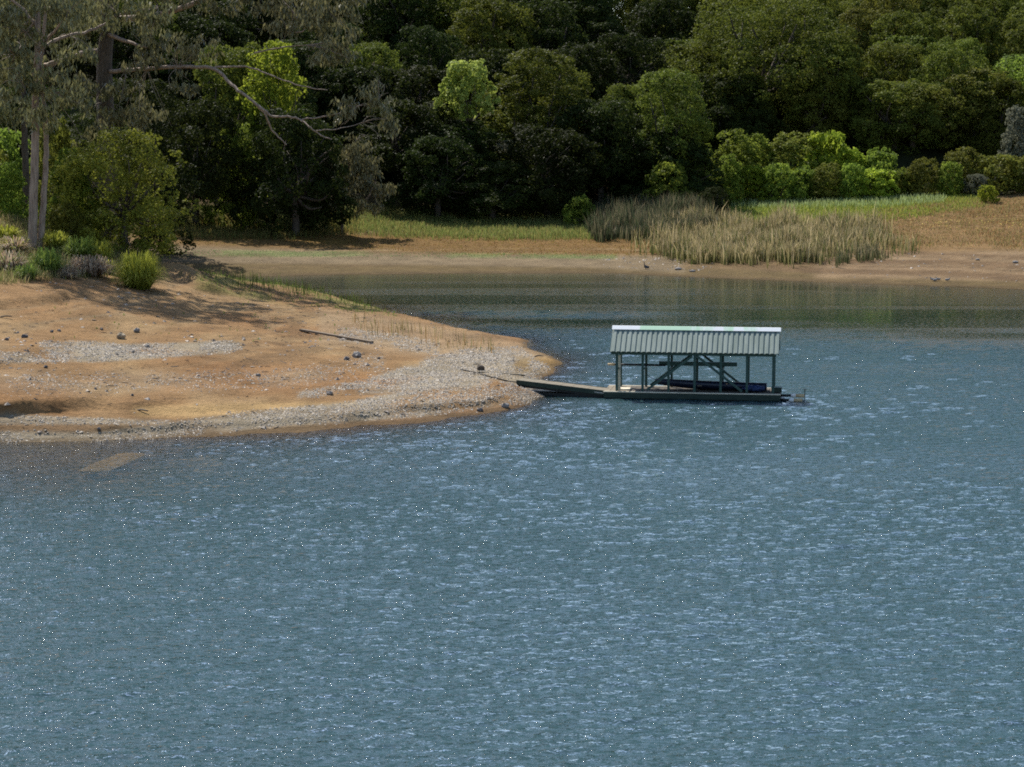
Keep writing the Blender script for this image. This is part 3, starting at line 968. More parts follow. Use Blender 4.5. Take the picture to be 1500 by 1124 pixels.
LAND = [(-60, "behind the left edge eucalyptus"), (60, "above the two-stemmed eucalyptus"), (180, "behind the thick eucalyptus trunk"), (290, "right of the thick eucalyptus trunk"),
        (390, "above the bright green leafy tree"), (490, "behind the hanging grey eucalyptus spray"), (590, "up left of the yellow-green tree"), (690, "straight above the yellow-green tree"),
        (790, "above the olive-topped oak"), (890, "above the grey reeds"), (990, "above the narrow domed oak"), (1090, "left over the broad domed oak"),
        (1190, "right over the broad domed oak"), (1290, "above the light green round tree"), (1390, "above the olive-green rounded tree"), (1490, "near the right edge"), (1600, "past the right edge")]
ROWS = [(296, "in the front rank of the wood"), (318, "low on the wooded slope"), (340, "midway up the wooded slope"), (362, "high on the wooded slope"), (386, "along the top of the view"), (351, "squeezed between the upper ranks of the slope"), (308, "just behind the front rank of the wood"), (408, "on the far crest of the slope")]
ADJ = {'oak': "green oak", 'olive': "olive-green oak", 'dark': "dark oak"}
for ri, (Yd, rtxt) in enumerate(ROWS):
    for li, (lx, ltxt) in enumerate(LAND):
        px = lx + random.uniform(-30, 30) + (50 if ri % 2 else 0) + (25 if ri > 4 else 0)
        yd = Yd + random.uniform(-7, 7) + (26 if px > 1000 else 0)
        x = (px - 750) / F * yd
        gz = land1(x, yd)
        h = random.uniform(10, 15)
        w = random.uniform(11, 15)
        if Yd > 380:
            h += 6
        if ri == 0 and px < 900:
            h *= 0.9
        ppx, ppy = project(x, yd, gz + h)
        bpx, bpy_ = project(x, yd, gz)
        if bpy_ < -30:
            continue
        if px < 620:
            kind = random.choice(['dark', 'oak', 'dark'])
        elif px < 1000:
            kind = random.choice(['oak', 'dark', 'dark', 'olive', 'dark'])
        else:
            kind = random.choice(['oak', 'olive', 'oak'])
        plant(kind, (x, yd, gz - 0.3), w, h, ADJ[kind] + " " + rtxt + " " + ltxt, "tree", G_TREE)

# ------------------------------------------------------------------ eucalyptus trees and bush on the point
def euc_leaves(blobs, n_per, rng, size=(0.4, 0.75), wid=0.095):
    """hanging narrow leaves in blobs (centre, radii)"""
    Vs, ts = [], []
    for (c, r) in blobs:
        n = int(n_per * r[0] * r[2] / 2.2)
        # tufts inside the blob, leaves inside the tufts
        nt = max(6, n // 22)
        d = rng.normal(size=(nt, 3))
        d /= np.linalg.norm(d, axis=1, keepdims=True)
        tc = np.array(c) + d * np.array(r) * (rng.random((nt, 1)) ** 0.45)
        k = rng.integers(nt, size=n)
        P = tc[k] + rng.normal(size=(n, 3)) * np.array([0.28, 0.28, 0.22])
        L = rng.uniform(*size, size=n)
        a = rng.uniform(0, 2 * np.pi, n)
        tl = np.abs(rng.normal(0.45, 0.3, n))
        dr = np.stack([np.cos(a) * tl, np.sin(a) * tl, -np.ones(n)], 1)
        dr /= np.linalg.norm(dr, axis=1, keepdims=True)
        sd = np.cross(dr, rng.normal(size=(n, 3)))
        sd /= np.linalg.norm(sd, axis=1, keepdims=True)
        w = wid * rng.uniform(0.7, 1.3, n)[:, None]
        m = P + dr * (L * 0.45)[:, None]
        Vs.append(np.stack([P, m + sd * w, P + dr * L[:, None], m - sd * w], 1).reshape(-1, 3))
        tuft = rng.random(nt)
        ts.append(np.repeat(np.clip(0.4 * tuft[k] + 0.6 * rng.random(n) ** 1.3, 0, 1), 4))
    V = np.concatenate(Vs)
    return V, np.arange(len(V)).reshape(-1, 4), np.concatenate(ts)


def euc_tree(name, base, label, cat, group, stems, limbs, blobs, n_per, seed, bark='eucbark'):
    """stems and limbs: lists of ([(px,py,Y)...], r0, r1); blobs: (px,py,rx_px,ry_px,Y)"""
    rng = np.random.default_rng(seed)
    root = empty(name, base)
    B = np.array(base)
    for grp, nm, mt in ((stems, "trunk", bark), (limbs, "limb", 'eucbark')):
        for (pl, r0, r1) in grp:
            pts = [np.array(at(*p)) - B for p in pl]
            sp = spline(pts, 5)
            sp = [p + (rng.normal(size=3) * 0.03 if 0 < i < len(sp) - 1 else 0) for i, p in enumerate(sp)]
            MB().tube(sp, list(np.linspace(r0, r1, len(sp))), 9 if r0 > .2 else 6).build(nm, M[mt], root, smooth=True)
    bl = []
    for (px, py, rx, ry, Yd) in blobs:
        s = Yd / F
        bl.append((np.array(at(px, py, Yd)) - B, (rx * s, max(rx, ry) * s * 0.9, ry * s)))
    V, Q, t = euc_leaves(bl, n_per, rng)
    # twigs reach into every spray from the nearest limb point
    allp = np.concatenate([np.array([np.array(at(*p)) - B for p in pl]) for pl, _, _ in stems + limbs])
    mb = MB()
    for (c, r) in bl:
        j = np.argmin(((allp - c) ** 2).sum(1))
        a = allp[j]
        for q in range(5):
            e = c + rng.normal(size=3) * np.array(r) * 0.5
            mid = (a + e) / 2 + rng.normal(size=3) * 0.25 + np.array([0, 0, 0.25])
            mb.tube(spline([a, mid, e], 3), list(np.linspace(0.045, 0.012, 7)), 4, cap=False)
    tag(mb.build("twigs", M['twig'], root), kind='stuff')
    mk("crown", V, [Q], M['euc'], root, tint=t)
    return tag(root, label, cat, group)


e1 = hit(52, 366)
Y1 = e1[1]
up = lambda px, py, dy=0: (px, py, Y1 + dy)
euc_tree("eucalyptus_tree", tuple(e1), "tall two-stemmed eucalyptus with pale smooth bark at the left edge of the shore", "tree", "eucalyptus trees on the point",
         stems=[([up(46, 378), up(48, 330), up(51, 240), up(52, 160), up(54, 100), up(55, 40), up(58, -40), up(60, -140), up(66, -300)], 0.40, 0.12),
                ([up(56, 380, 0.4), up(62, 320, 0.6), (66, 260, Y1 + .8), (67, 200, Y1 + .8), (63, 140, Y1 + .6), (60, 100, Y1 + .3), (64, 50, Y1 + 1.2), (72, -60, Y1 + 2)], 0.28, 0.10)],
         limbs=[([up(57, 78), up(66, 62, -1), up(82, 42, -2), up(98, 18, -3)], 0.15, 0.07),
                ([up(56, 78), up(70, 65, 1), up(100, 52, 2), up(140, 42, 3), up(175, 22, 4), up(232, 12, 5)], 0.17, 0.06),
                ([up(53, 96), up(66, 96, 2), up(90, 88, 3), up(125, 77, 4)], 0.22, 0.14),
                ([up(52, 58), up(40, 48, -1), up(38, 46, -2)], 0.10, 0.05),
                ([up(51, 96), up(36, 86, -1), up(22, 80, -2), up(14, 72, -3)], 0.11, 0.05),
                ([up(50, 128), up(58, 134, -1), up(40, 126, -2), up(26, 120, -2.5)], 0.10, 0.05),
                ([up(55, 40), up(30, 10, 1), up(-10, -20, 2)], 0.16, 0.07),
                ([up(60, -40), up(120, -70, 2), up(200, -80, 3)], 0.18, 0.06)],
         blobs=[(12, 30, 45, 40, Y1 - 2), (85, 15, 50, 30, Y1 - 2.5), (150, 10, 60, 30, Y1 + 4), (20, 112, 40, 36, Y1 - 2), (80, 118, 42, 30, Y1 - 2),
                (100, 75, 40, 24, Y1 + 1), (225, 25, 45, 30, Y1 + 5), (60, 160, 40, 26, Y1 - 1.5), (-15, 80, 45, 50, Y1), (110, 150, 34, 24, Y1),
                (30, -60, 80, 50, Y1), (120, -90, 80, 40, Y1 + 3), (60, -170, 90, 60, Y1), (-30, -120, 80, 60, Y1 + 2), (190, -60, 60, 40, Y1 + 4), (35, 60, 30, 30, Y1 - 2), (60, -260, 90, 70, Y1), (0, -330, 80, 60, Y1 + 2), (130, -200, 80, 60, Y1 + 1), (-60, -220, 80, 60, Y1)],
         n_per=240, seed=81)

Y2 = 196.0
b2 = at(158, 330, Y2)
b2z = land1(b2.x, Y2)
up2 = lambda px, py, dy=0: (px, py, Y2 + dy)
lowpy = float(project(b2.x, Y2, b2z - 0.5)[1])
euc_tree("eucalyptus_tree", (b2.x, Y2, b2z), "old eucalyptus with a thick shaded trunk and a long bare limb curving down right", "tree", "eucalyptus trees on the point",
         stems=[([up2(158, lowpy), up2(157, 250), up2(154, 150), up2(153, 90), up2(160, 20), up2(150, -80), up2(160, -170)], 1.0, 0.45)],
         limbs=[([up2(154, 78), up2(130, 76), up2(100, 84, -1), up2(70, 96, -2)], 0.38, 0.22),
                ([up2(155, 105), up2(185, 103, -2), up2(215, 101, -4), up2(260, 98, -7), up2(310, 100, -10), up2(330, 115, -11), up2(345, 129, -12), up2(366, 145, -13),
                  up2(388, 162, -14), up2(400, 171, -14), up2(425, 171, -15), up2(440, 176, -15), up2(452, 185, -16), up2(470, 198, -16), up2(486, 204, -17)], 0.21, 0.05),
                ([up2(372, 150, -13), up2(388, 168, -13), up2(398, 190, -12), up2(410, 203, -12), up2(420, 212, -12)], 0.13, 0.05),
                ([up2(310, 100, -10), up2(360, 98, -11), up2(400, 112, -12), up2(440, 126, -13), up2(480, 132, -13)], 0.10, 0.04),
                ([up2(160, 30), up2(240, 20, -4), up2(330, -10, -8), up2(430, -20, -11), up2(480, 20, -12)], 0.32, 0.09),
                ([up2(400, -15, -10), up2(430, 20, -12), up2(445, 45, -13), up2(420, 48, -13)], 0.12, 0.05),
                ([up2(372, 78, -12), up2(410, 70, -12), up2(450, 66, -13)], 0.08, 0.04),
                ([up2(440, 176, -15), up2(490, 168, -15), up2(520, 158, -15), up2(555, 145, -15)], 0.07, 0.03),
                ([up2(462, 192, -16), up2(500, 188, -16), up2(530, 180, -15)], 0.06, 0.025),
                ([up2(430, -20, -11), up2(500, -60, -12), up2(540, -80, -12)], 0.2, 0.06),
                ([up2(155, 50), up2(190, 62, -3), up2(215, 70, -4)], 0.22, 0.1)],
         blobs=[(440, 15, 56, 38, Y2 - 13), (490, 30, 48, 42, Y2 - 12), (510, -20, 50, 40, Y2 - 12), (405, 0, 40, 26, Y2 - 11), (480, 75, 40, 20, Y2 - 13), (420, 40, 26, 14, Y2 - 13),
                (555, 150, 30, 36, Y2 - 15), (515, 165, 32, 26, Y2 - 15), (565, 180, 18, 20, Y2 - 15), (490, 85, 30, 14, Y2 - 13),
                (250, -20, 80, 34, Y2 - 5), (330, -10, 60, 30, Y2 - 8), (285, 70, 40, 24, Y2 - 8), (205, 95, 34, 20, Y2 - 5), (160, 175, 40, 34, Y2 - 3), (150, 215, 40, 26, Y2 - 2), (180, 145, 44, 26, Y2 - 3), (215, 165, 34, 20, Y2 - 4), (130, 130, 40, 26, Y2 - 2),
                (120, 10, 60, 40, Y2), (200, -80, 100, 50, Y2 - 3), (350, -70, 100, 50, Y2 - 8), (230, 60, 40, 26, Y2 - 5), (270, 120, 30, 16, Y2 - 8)],
         n_per=200, seed=82, bark='bark')  # dark bark on the trunk paints in its shade

Y4 = 263.0
b4 = at(500, 320, Y4)
b4z = land1(b4.x, Y4)
up4 = lambda px, py, dy=0: (px, py, Y4 + dy)
lp4 = float(project(b4.x, Y4, b4z - 0.5)[1])
euc_tree("weeping_tree", (b4.x, Y4, b4z), "loose drooping grey-green tree under the end of the long bare limb", "tree", G_TREE,
         stems=[([up4(500, lp4), up4(503, 300), up4(508, 260), up4(515, 225), up4(522, 205)], 0.22, 0.06)],
         limbs=[([up4(504, 290), up4(485, 270), up4(462, 262)], 0.1, 0.03), ([up4(506, 280), up4(530, 262), up4(552, 268)], 0.1, 0.03)],
         blobs=[(525, 212, 26, 16, Y4 - 1), (505, 235, 40, 22, Y4), (540, 240, 28, 20, Y4 - 1), (475, 262, 34, 20, Y4 - 1), (520, 265, 40, 20, Y4 - 2), (555, 280, 26, 16, Y4 - 2),
                (455, 290, 28, 18, Y4), (500, 292, 36, 16, Y4 - 2), (540, 300, 22, 14, Y4 - 2), (450, 240, 24, 18, Y4 + 2)],
         n_per=300, seed=84, bark='bark')

# a darker trunk seen left of the pale stems
d3 = hit(38, 312)
Y3 = 186.0
b3 = at(39, 318, Y3)
b3z = land1(b3.x, Y3)
up3 = lambda px, py, dy=0: (px, py, Y3 + dy)
lp3 = float(project(b3.x, Y3, b3z - 0.5)[1])
euc_tree("eucalyptus_tree", (b3.x, Y3, b3z), "dark-trunked eucalyptus standing behind the pale two-stemmed one", "tree", "eucalyptus trees on the point",
         stems=[([up3(39, lp3), up3(38, 260), up3(34, 150), up3(30, 40), up3(24, -80)], 0.34, 0.2)],
         limbs=[([up3(33, 130), up3(10, 90, 1), up3(-20, 70, 2)], 0.14, 0.06), ([up3(31, 60), up3(60, 20, 1), up3(90, 0, 2)], 0.14, 0.05)],
         blobs=[(20, 20, 70, 50, Y3 + 2), (-20, 70, 50, 40, Y3 + 1), (90, 20, 60, 50, Y3 + 2), (20, 160, 40, 24, Y3), (-40, 150, 50, 50, Y3 + 2), (20, -70, 100, 60, Y3)],
         n_per=300, seed=83, bark='bark')

G_PT = "bushes on the point"
fbp = hit(170, 372)
_ytop = at(170, 196, fbp[1] + 3)
plant('bushtree', (fbp[0], fbp[1] + 3.5, land1(fbp[0], fbp[1] + 3.5) - 0.3), 186 * (fbp[1] + 3) / F, _ytop.z - land1(fbp[0], fbp[1] + 3.5) + 0.3,
      "big rounded olive-green bush above the bare bank of the point", "bush", G_PT, 2)
for k, px, yt, w, Yd, lab in (
        ('bush', 105, 215, 90, 178, "mid-green bush between the pale eucalyptus stems and the big rounded bush"),
        ('oliveb', 80, 160, 80, 192, "yellowish bush seen behind the pale eucalyptus stems"),
        ('bush', 10, 190, 90, 205, "green bush at the left edge behind the dry grass"),
        ('bush', 14, 236, 60, 181, "mid-green bush half hiding the dark trunk at the left edge"),
        ('oliveb', -50, 170, 120, 198, "olive bush cut by the left edge of the picture"),
        ('bush', 20, 240, 60, 199, "low green bush at the left edge behind the dark trunk"),
        ('oliveb', 95, 300, 60, 172, "low olive bush at the foot of the big rounded bush"),
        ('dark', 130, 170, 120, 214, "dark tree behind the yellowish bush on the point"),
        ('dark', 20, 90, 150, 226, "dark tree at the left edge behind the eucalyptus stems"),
        ('dark', 205, 120, 150, 232, "dark tree between the thick eucalyptus trunk and the wood"),
        ('dark', -110, 60, 160, 215, "dark tree outside the left edge behind the shore"),
        ('oak', -200, 20, 170, 180, "oak tree on the shore beyond the left edge")):
    plant_px(k, px, yt, w, Yd, lab, "tree" if k in ('dark', 'oak') else "bush", G_PT)

# ------------------------------------------------------------------ grasses, reeds
def blades(name, pts, hgt, wid, lean, cbase, ctip, rng, jit=0.25, curve=0.35, seg=2):
    """one joined mass of blades; cbase/ctip are lists of colours picked per blade"""
    n = len(pts)
    a = rng.uniform(0, 2 * np.pi, n)
    h = hgt * rng.uniform(0.55, 1.15, n)
    ln = np.abs(rng.normal(0, lean, n)) * np.where(rng.random(n) < 0.12, 2.6, 1.0)
    dr = np.stack([np.cos(a), np.sin(a), np.zeros(n)], 1)
    b = rng.uniform(0, 2 * np.pi, n)
    sd = np.stack([np.cos(b), np.sin(b), np.zeros(n)], 1) * (wid * rng.uniform(0.6, 1.3, n))[:, None] * 0.5
    P = np.asarray(pts)
    mid = P + dr * (ln * h * curve)[:, None] + np.array([0, 0, 1]) * (h * 0.55)[:, None]
    tip = P + dr * (ln * h)[:, None] + np.array([0, 0, 1]) * (h * np.sqrt(np.maximum(0.15, 1 - ln ** 2)))[:, None]
    V = np.stack([P - sd, P + sd, mid + sd * 0.8, mid - sd * 0.8, tip], 1).reshape(-1, 3)
    i = np.arange(n)[:, None] * 5
    Q = i + np.array([[0, 1, 2, 3]])
    T = i + np.array([[3, 2, 4]])
    k = rng.integers(len(cbase), size=n)
    v = rng.uniform(1 - jit, 1 + jit, n)[:, None]
    cb, ct = np.array(cbase)[k] * v, np.array(ctip)[k] * v
    c = np.stack([cb, cb, (cb + ct) / 2, (cb + ct) / 2, ct], 1).reshape(-1, 3)
    o = mk(name, V, [Q, T], M['blade'], col=c)
    return o


def scatter(maskfn, bbox, n, rng, pen=None, zmin=-9):
    x = rng.uniform(bbox[0], bbox[1], n)
    y = rng.uniform(bbox[2], bbox[3], n)
    z = land(x, y)
    px, py = project(x, y, z)
    keep = (rng.random(n) < maskfn(px, py)) & (z > zmin)
    if pen is not None:
        keep &= ((z_pen(x, y) >= z_far(x, y)) == pen)
    return np.stack([x, y, z - 0.02], 1)[keep]


r_ = np.random.default_rng(5)
GREEN, STRAW, RUST = (0.10, 0.14, 0.025), (0.36, 0.27, 0.13), (0.24, 0.12, 0.05)
p = scatter(lambda a, b: band(a, b, [960, 1060, 1300, 1440], [284, 284, 282, 284], [326, 330, 324, 304], 4), (10, 75, 240, 312), 60000, r_, False)
tag(blades("meadow_grass", p, 0.55, 0.09, 0.35, [(0.16, 0.21, 0.025), (0.21, 0.24, 0.04), (0.14, 0.20, 0.04)], [(0.30, 0.34, 0.05), (0.38, 0.37, 0.08), (0.26, 0.32, 0.08)], r_), kind='stuff')
p = scatter(lambda a, b: band(a, b, [1040, 1100, 1300, 1380], [290, 290, 290, 290], [304, 306, 304, 298], 3), (20, 70, 255, 312), 26000, r_, False)
tag(blades("pale_meadow_grass", p, 0.9, 0.10, 0.3, [(0.19, 0.26, 0.08)], [(0.36, 0.42, 0.20)], r_), kind='stuff')
p = scatter(lambda a, b: sstep(-0.95, -0.1, fbm(a / 30, b / 8, 333, 3)) * band(a + 30 * fbm(a / 20, b / 10, 334, 2), b + 9 * fbm(a / 40, b / 20, 335, 2), [1240, 1340, 1500, 1640], [318, 300, 286, 280], [356, 362, 360, 358], 7), (30, 95, 222, 312), 110000, r_, False)
tag(blades("dry_grass", p, 0.25 + 0.5 * np.clip(fbm(p[:, 0] / 3, p[:, 1] / 5, 336, 3) + 0.3, 0, 1), 0.06, 0.6, [(0.24, 0.13, 0.055), (0.27, 0.19, 0.08), (0.18, 0.17, 0.05)], [(0.36, 0.21, 0.10), (0.40, 0.30, 0.14), (0.25, 0.22, 0.08)], r_), kind='stuff')
p = scatter(lambda a, b: 0.07 * band(a, b, [1330, 1380, 1500, 1560], [322, 318, 322, 322], [334, 338, 342, 342], 4), (45, 80, 235, 290), 9000, r_, False)
fl = MB()
for q in p[:90]:
    fl.add([(q[0] + .09 * math.cos(t), q[1] + .09 * math.sin(t), q[2] + 0.3 + 0.05 * (i % 2)) for i, t in enumerate(np.linspace(0, 6.28, 7)[:6])] + [(q[0], q[1], q[2] + .38)],
           [(i, (i + 1) % 6, 6) for i in range(6)])
tag(fl.build("yellow_flowers", simple_mat("yellow_petals", (0.55, 0.36, 0.02), (0.65, 0.45, 0.04), 5)), kind='stuff')
p = scatter(lambda a, b: band(a, b, [500, 560, 700, 880], [308, 312, 322, 312], [340, 346, 351, 350], 5), (-28, 16, 240, 300), 60000, r_, False)
tag(blades("bank_grass", p, 0.8, 0.08, 0.35, [(0.14, 0.17, 0.035), (0.18, 0.17, 0.045), (0.11, 0.16, 0.04)], [(0.28, 0.30, 0.09), (0.36, 0.30, 0.11), (0.23, 0.28, 0.08)], r_), kind='stuff')
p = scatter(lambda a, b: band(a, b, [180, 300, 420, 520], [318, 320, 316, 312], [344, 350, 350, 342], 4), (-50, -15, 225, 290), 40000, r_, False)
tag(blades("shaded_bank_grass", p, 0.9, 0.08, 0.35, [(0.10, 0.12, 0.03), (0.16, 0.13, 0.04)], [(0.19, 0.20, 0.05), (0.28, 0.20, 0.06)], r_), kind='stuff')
p = scatter(lambda a, b: 0.6 * band(a, b, [230, 480, 900], [366, 369, 372], [376, 377, 380], 2), (-42, 20, 220, 262), 30000, r_, False)
tag(blades("low_green_turf", p, 0.12, 0.10, 0.5, [(0.12, 0.19, 0.06)], [(0.19, 0.29, 0.11)], r_), kind='stuff')
p = scatter(lambda a, b: 0.5 * band(a, b, [200, 500, 700, 980], [344, 344, 348, 350], [354, 366, 372, 374], 3), (-45, 22, 220, 275), 40000, r_, False)
tag(blades("rusty_low_growth", p, 0.14, 0.12, 0.5, [(0.17, 0.09, 0.03), (0.17, 0.14, 0.03)], [(0.26, 0.14, 0.05), (0.28, 0.22, 0.05)], r_), kind='stuff')

G_REED = "reed beds on the far shore"


def reeds(name, label, mask, bbox, n, h, cb, ct, seed, group, pen=False, wid=0.10, lean=0.27):
    rg = np.random.default_rng(seed)
    p = scatter(lambda a, b: mask(a + 16 * fbm(a / 12 + 5, b / 9, seed + 1, 2), b + 6 * fbm(a / 9, b / 40 + seed, seed, 2)), bbox, n, rg, pen)
    cl = fbm(p[:, 0] / 2.2, p[:, 1] / 2.2, seed + 7, 3)
    p = p[rg.random(len(p)) < 0.45 + 1.6 * (cl + 0.2)]
    hv = h * (0.85 + 0.9 * np.clip(fbm(p[:, 0] / 3.5, p[:, 1] / 3.5, seed + 9, 2), -0.35, 0.4))
    o = blades(name, p, hv, wid, lean, cb, ct, rg, 0.45, 0.25)
    return tag(o, label, "reeds", group, 'stuff')


reeds("reed_bed", "grey-green reed bed at the left of the far shore reeds", lambda a, b: band(a, b, [868, 900, 980, 1050], [318, 310, 306, 308], [353, 355, 350, 336], 2),
      (6, 32, 230, 290), 52000, 3.0, [(0.035, 0.052, 0.02), (0.042, 0.056, 0.024), (0.08, 0.075, 0.04)], [(0.06, 0.08, 0.038), (0.10, 0.105, 0.06), (0.21, 0.175, 0.105)], 301, G_REED)
reeds("reed_bed", "straw-tipped green reed bed in front of the grey reeds", lambda a, b: band(a, b, [955, 1000, 1090, 1200, 1290], [338, 330, 330, 330, 330], [372, 384, 388, 386, 362], 2) * (0.35 + 0.65 * sstep(1310, 1210, a) * sstep(945, 1000, a)) + 0.10 * band(a, b, [930, 1000, 1200, 1345], [336, 326, 322, 330], [374, 388, 392, 372], 4),
      (12, 46, 215, 280), 52000, 2.5, [(0.08, 0.10, 0.025), (0.05, 0.08, 0.02), (0.16, 0.16, 0.05), (0.30, 0.25, 0.12)], [(0.40, 0.30, 0.15), (0.14, 0.15, 0.05), (0.42, 0.33, 0.18), (0.50, 0.40, 0.24)], 302, G_REED)
reeds("reed_bed", "small separate reed clump at the right end of the reeds", lambda a, b: band(a, b, [1226, 1250, 1290], [384, 374, 370], [392, 384, 382], 1.5),
      (30, 46, 205, 245), 9000, 2.2, [(0.06, 0.075, 0.03), (0.12, 0.11, 0.05)], [(0.12, 0.12, 0.06), (0.32, 0.26, 0.15)], 303, G_REED)
reeds("shore_reeds", "thin straw and green reeds along the back of the gravel point", lambda a, b: 0.35 * band(a, b, [520, 570, 640, 716], [470, 476, 492, 508], [487, 495, 508, 520], 2),
      (-14, 2, 125, 175), 9000, 1.35, [(0.14, 0.12, 0.04), (0.09, 0.11, 0.03), (0.22, 0.13, 0.05)], [(0.38, 0.29, 0.15), (0.16, 0.17, 0.05), (0.40, 0.24, 0.10)], 304, "reeds on the point", True, 0.04, 0.22)
rg = np.random.default_rng(9)
xx, yy = rg.uniform(-34, -10, 4200), rg.uniform(150, 216, 4200)
zz = land(xx, yy)
ax, ay = project(xx, yy, np.maximum(zz, 0))
kp = (rg.random(4200) < band(ax, ay, [270, 340, 400, 470, 540], [402, 408, 414, 424, 440], [412, 422, 430, 440, 452], 3)) & (zz > -0.7)
p = np.stack([xx, yy, np.maximum(zz, -0.6)], 1)[kp]
p = p[fbm(p[:, 0] / 1.5, p[:, 1] / 3, 77, 2) > -0.12]
tag(blades("waterside_reeds", p, rg.uniform(0.6, 1.45, len(p)), 0.05, 0.22, [(0.05, 0.075, 0.02), (0.04, 0.055, 0.02)], [(0.12, 0.17, 0.035), (0.09, 0.09, 0.03)], rg), "dark green reeds standing in the cove behind the point", "reeds", "reeds on the point", 'stuff')
p = scatter(lambda a, b: 0.55 * band(a, b, [290, 380, 460, 540, 580], [395, 408, 424, 440, 450], [420, 438, 450, 460, 464], 3), (-36, -6, 140, 206), 16000, r_, True, 0.02)
tag(blades("bank_edge_grass", p, 0.28, 0.05, 0.4, [(0.10, 0.14, 0.03)], [(0.22, 0.27, 0.07)], r_), kind='stuff')
p = scatter(lambda a, b: band(a, b, [-100, 0, 60, 150, 230], [300, 305, 335, 350, 365], [418, 418, 412, 405, 396], 5), (-55, -28, 140, 200), 40000, r_, True)
tag(blades("point_grass", p, 0.35 + 0.6 * r_.random(len(p)), 0.05, 0.45, [(0.10, 0.12, 0.03), (0.20, 0.16, 0.07)], [(0.22, 0.24, 0.07), (0.40, 0.32, 0.17)], r_), kind='stuff')
p = scatter(lambda a, b: 0.10 * sstep(0.05, 0.3, fbm(a / 14, b / 7, 400, 2)) * band(a, b, [60, 200, 400, 520], [435, 440, 430, 455], [500, 505, 500, 500], 5), (-45, -8, 112, 172), 16000, r_, True)
tag(blades("weed_sprigs", p, 0.22, 0.07, 0.5, [(0.10, 0.15, 0.03)], [(0.18, 0.25, 0.05)], r_), kind='stuff')


def tussock(label, px, py, rad, h, cb, ct, n, seed, group, wid=0.07, name="grass_clump", droop=0.75, cat="plant"):
    rg = np.random.default_rng(seed)
    b = hit(px, py)
    a = rg.uniform(0, 2 * np.pi, n)
    rr = rad * 0.42 * np.sqrt(rg.random(n))
    base = np.stack([np.cos(a) * rr, np.sin(a) * rr, np.full(n, -0.06)], 1)
    out = rad * rg.uniform(0.25, 1.0, n)
    hh = h * (0.25 + 0.95 * rg.random(n) ** 0.7) * (1.08 - 0.6 * (out / rad) ** 1.5)
    a2 = a + rg.normal(0, 0.5, n)
    dr = np.stack([np.cos(a2), np.sin(a2), np.zeros(n)], 1)
    p1 = base + dr * (out * 0.30)[:, None] + np.array([0, 0, 1]) * (hh * 0.62)[:, None]
    p2 = base + dr * (out * 0.68)[:, None] + np.array([0, 0, 1]) * (hh * 0.98)[:, None]
    p3 = base + dr * out[:, None] + np.array([0, 0, 1]) * (hh * (1.05 - droop * rg.random(n) ** 1.2))[:, None]
    sd = np.stack([-np.sin(a2), np.cos(a2), np.zeros(n)], 1) * (wid * rg.uniform(0.5, 1.2, n))[:, None] * 0.5
    V = np.stack([base - sd, base + sd, p1 + sd, p1 - sd, p2 + sd * .8, p2 - sd * .8, p3], 1).reshape(-1, 3)
    i = np.arange(n)[:, None] * 7
    Q = np.concatenate([i + np.array([[0, 1, 2, 3]]), i + np.array([[3, 2, 4, 5]])])
    T = i + np.array([[5, 4, 6]])
    k = rg.integers(len(cb), size=n)
    v = rg.uniform(0.7, 1.25, n)[:, None]
    c0, c1 = np.array(cb)[k] * v, np.array(ct)[k] * v
    c = np.stack([c0, c0, c0 * .5 + c1 * .5, c0 * .5 + c1 * .5, c0 * .2 + c1 * .8, c0 * .2 + c1 * .8, c1], 1).reshape(-1, 3)
    o = mk(name, V, [Q, T], M['blade'], col=c)
    o.location = b
    return tag(o, label, cat, group)


YG, DG, BR = [(0.17, 0.20, 0.025)], [(0.12, 0.16, 0.03)], [(0.26, 0.19, 0.10), (0.34, 0.25, 0.15), (0.14, 0.09, 0.06)]
YGt, DGt, BRt = [(0.42, 0.42, 0.06), (0.32, 0.37, 0.05)], [(0.26, 0.34, 0.07), (0.34, 0.38, 0.09)], [(0.52, 0.41, 0.28), (0.38, 0.25, 0.17), (0.62, 0.52, 0.38)]
G_CL = "clumps of strap-leaved plants on the bank"
tussock("upright yellow-green grass clump alone at the edge of the bare bank", 203, 423, 2.1, 2.6, YG, YGt, 1700, 401, G_CL, 0.045, droop=0.8)
tussock("dark green strap-leaved clump at the foot of the pale eucalyptus", 70, 402, 1.6, 1.9, DG, DGt, 420, 402, G_CL, 0.10)
tussock("tangle of dry brown fronds between the eucalyptus and the yellow-green grass clump", 132, 404, 2.1, 1.5, BR, BRt, 800, 403, G_CL, 0.07, "dead_fronds", 1.0)
tussock("mid-green strap-leaved clump above the dry brown fronds", 118, 378, 1.7, 1.7, YG, DGt, 420, 404, G_CL, 0.09)
tussock("bright yellow-green clump just left of the big rounded bush's foot", 150, 384, 1.1, 1.7, YG, YGt, 300, 405, G_CL, 0.08)
tussock("green clump leaning right of the dry brown fronds", 160, 402, 0.9, 1.1, DG, YGt, 220, 406, G_CL, 0.08)
tussock("brown and green withered clump at the left edge, lowest on the bank", 12, 398, 1.7, 1.5, BR + DG, BRt + DGt, 600, 407, G_CL, 0.07)
tussock("pale withered clump at the left edge above the lowest one", 22, 372, 1.7, 1.4, BR + DG, BRt + YGt, 520, 408, G_CL, 0.08)
tussock("green clump right behind the pale eucalyptus stems", 82, 366, 1.5, 1.5, DG, YGt, 380, 409, G_CL, 0.09)
tussock("bright green clump at the left edge among dry grass", 8, 352, 1.5, 1.2, YG, YGt, 360, 410, G_CL, 0.09)
tussock("small dry frond heap right of the dark green strap-leaved clump", 98, 408, 1.1, 0.9, BR, BRt, 420, 411, G_CL, 0.06, "dead_fronds", 1.0)
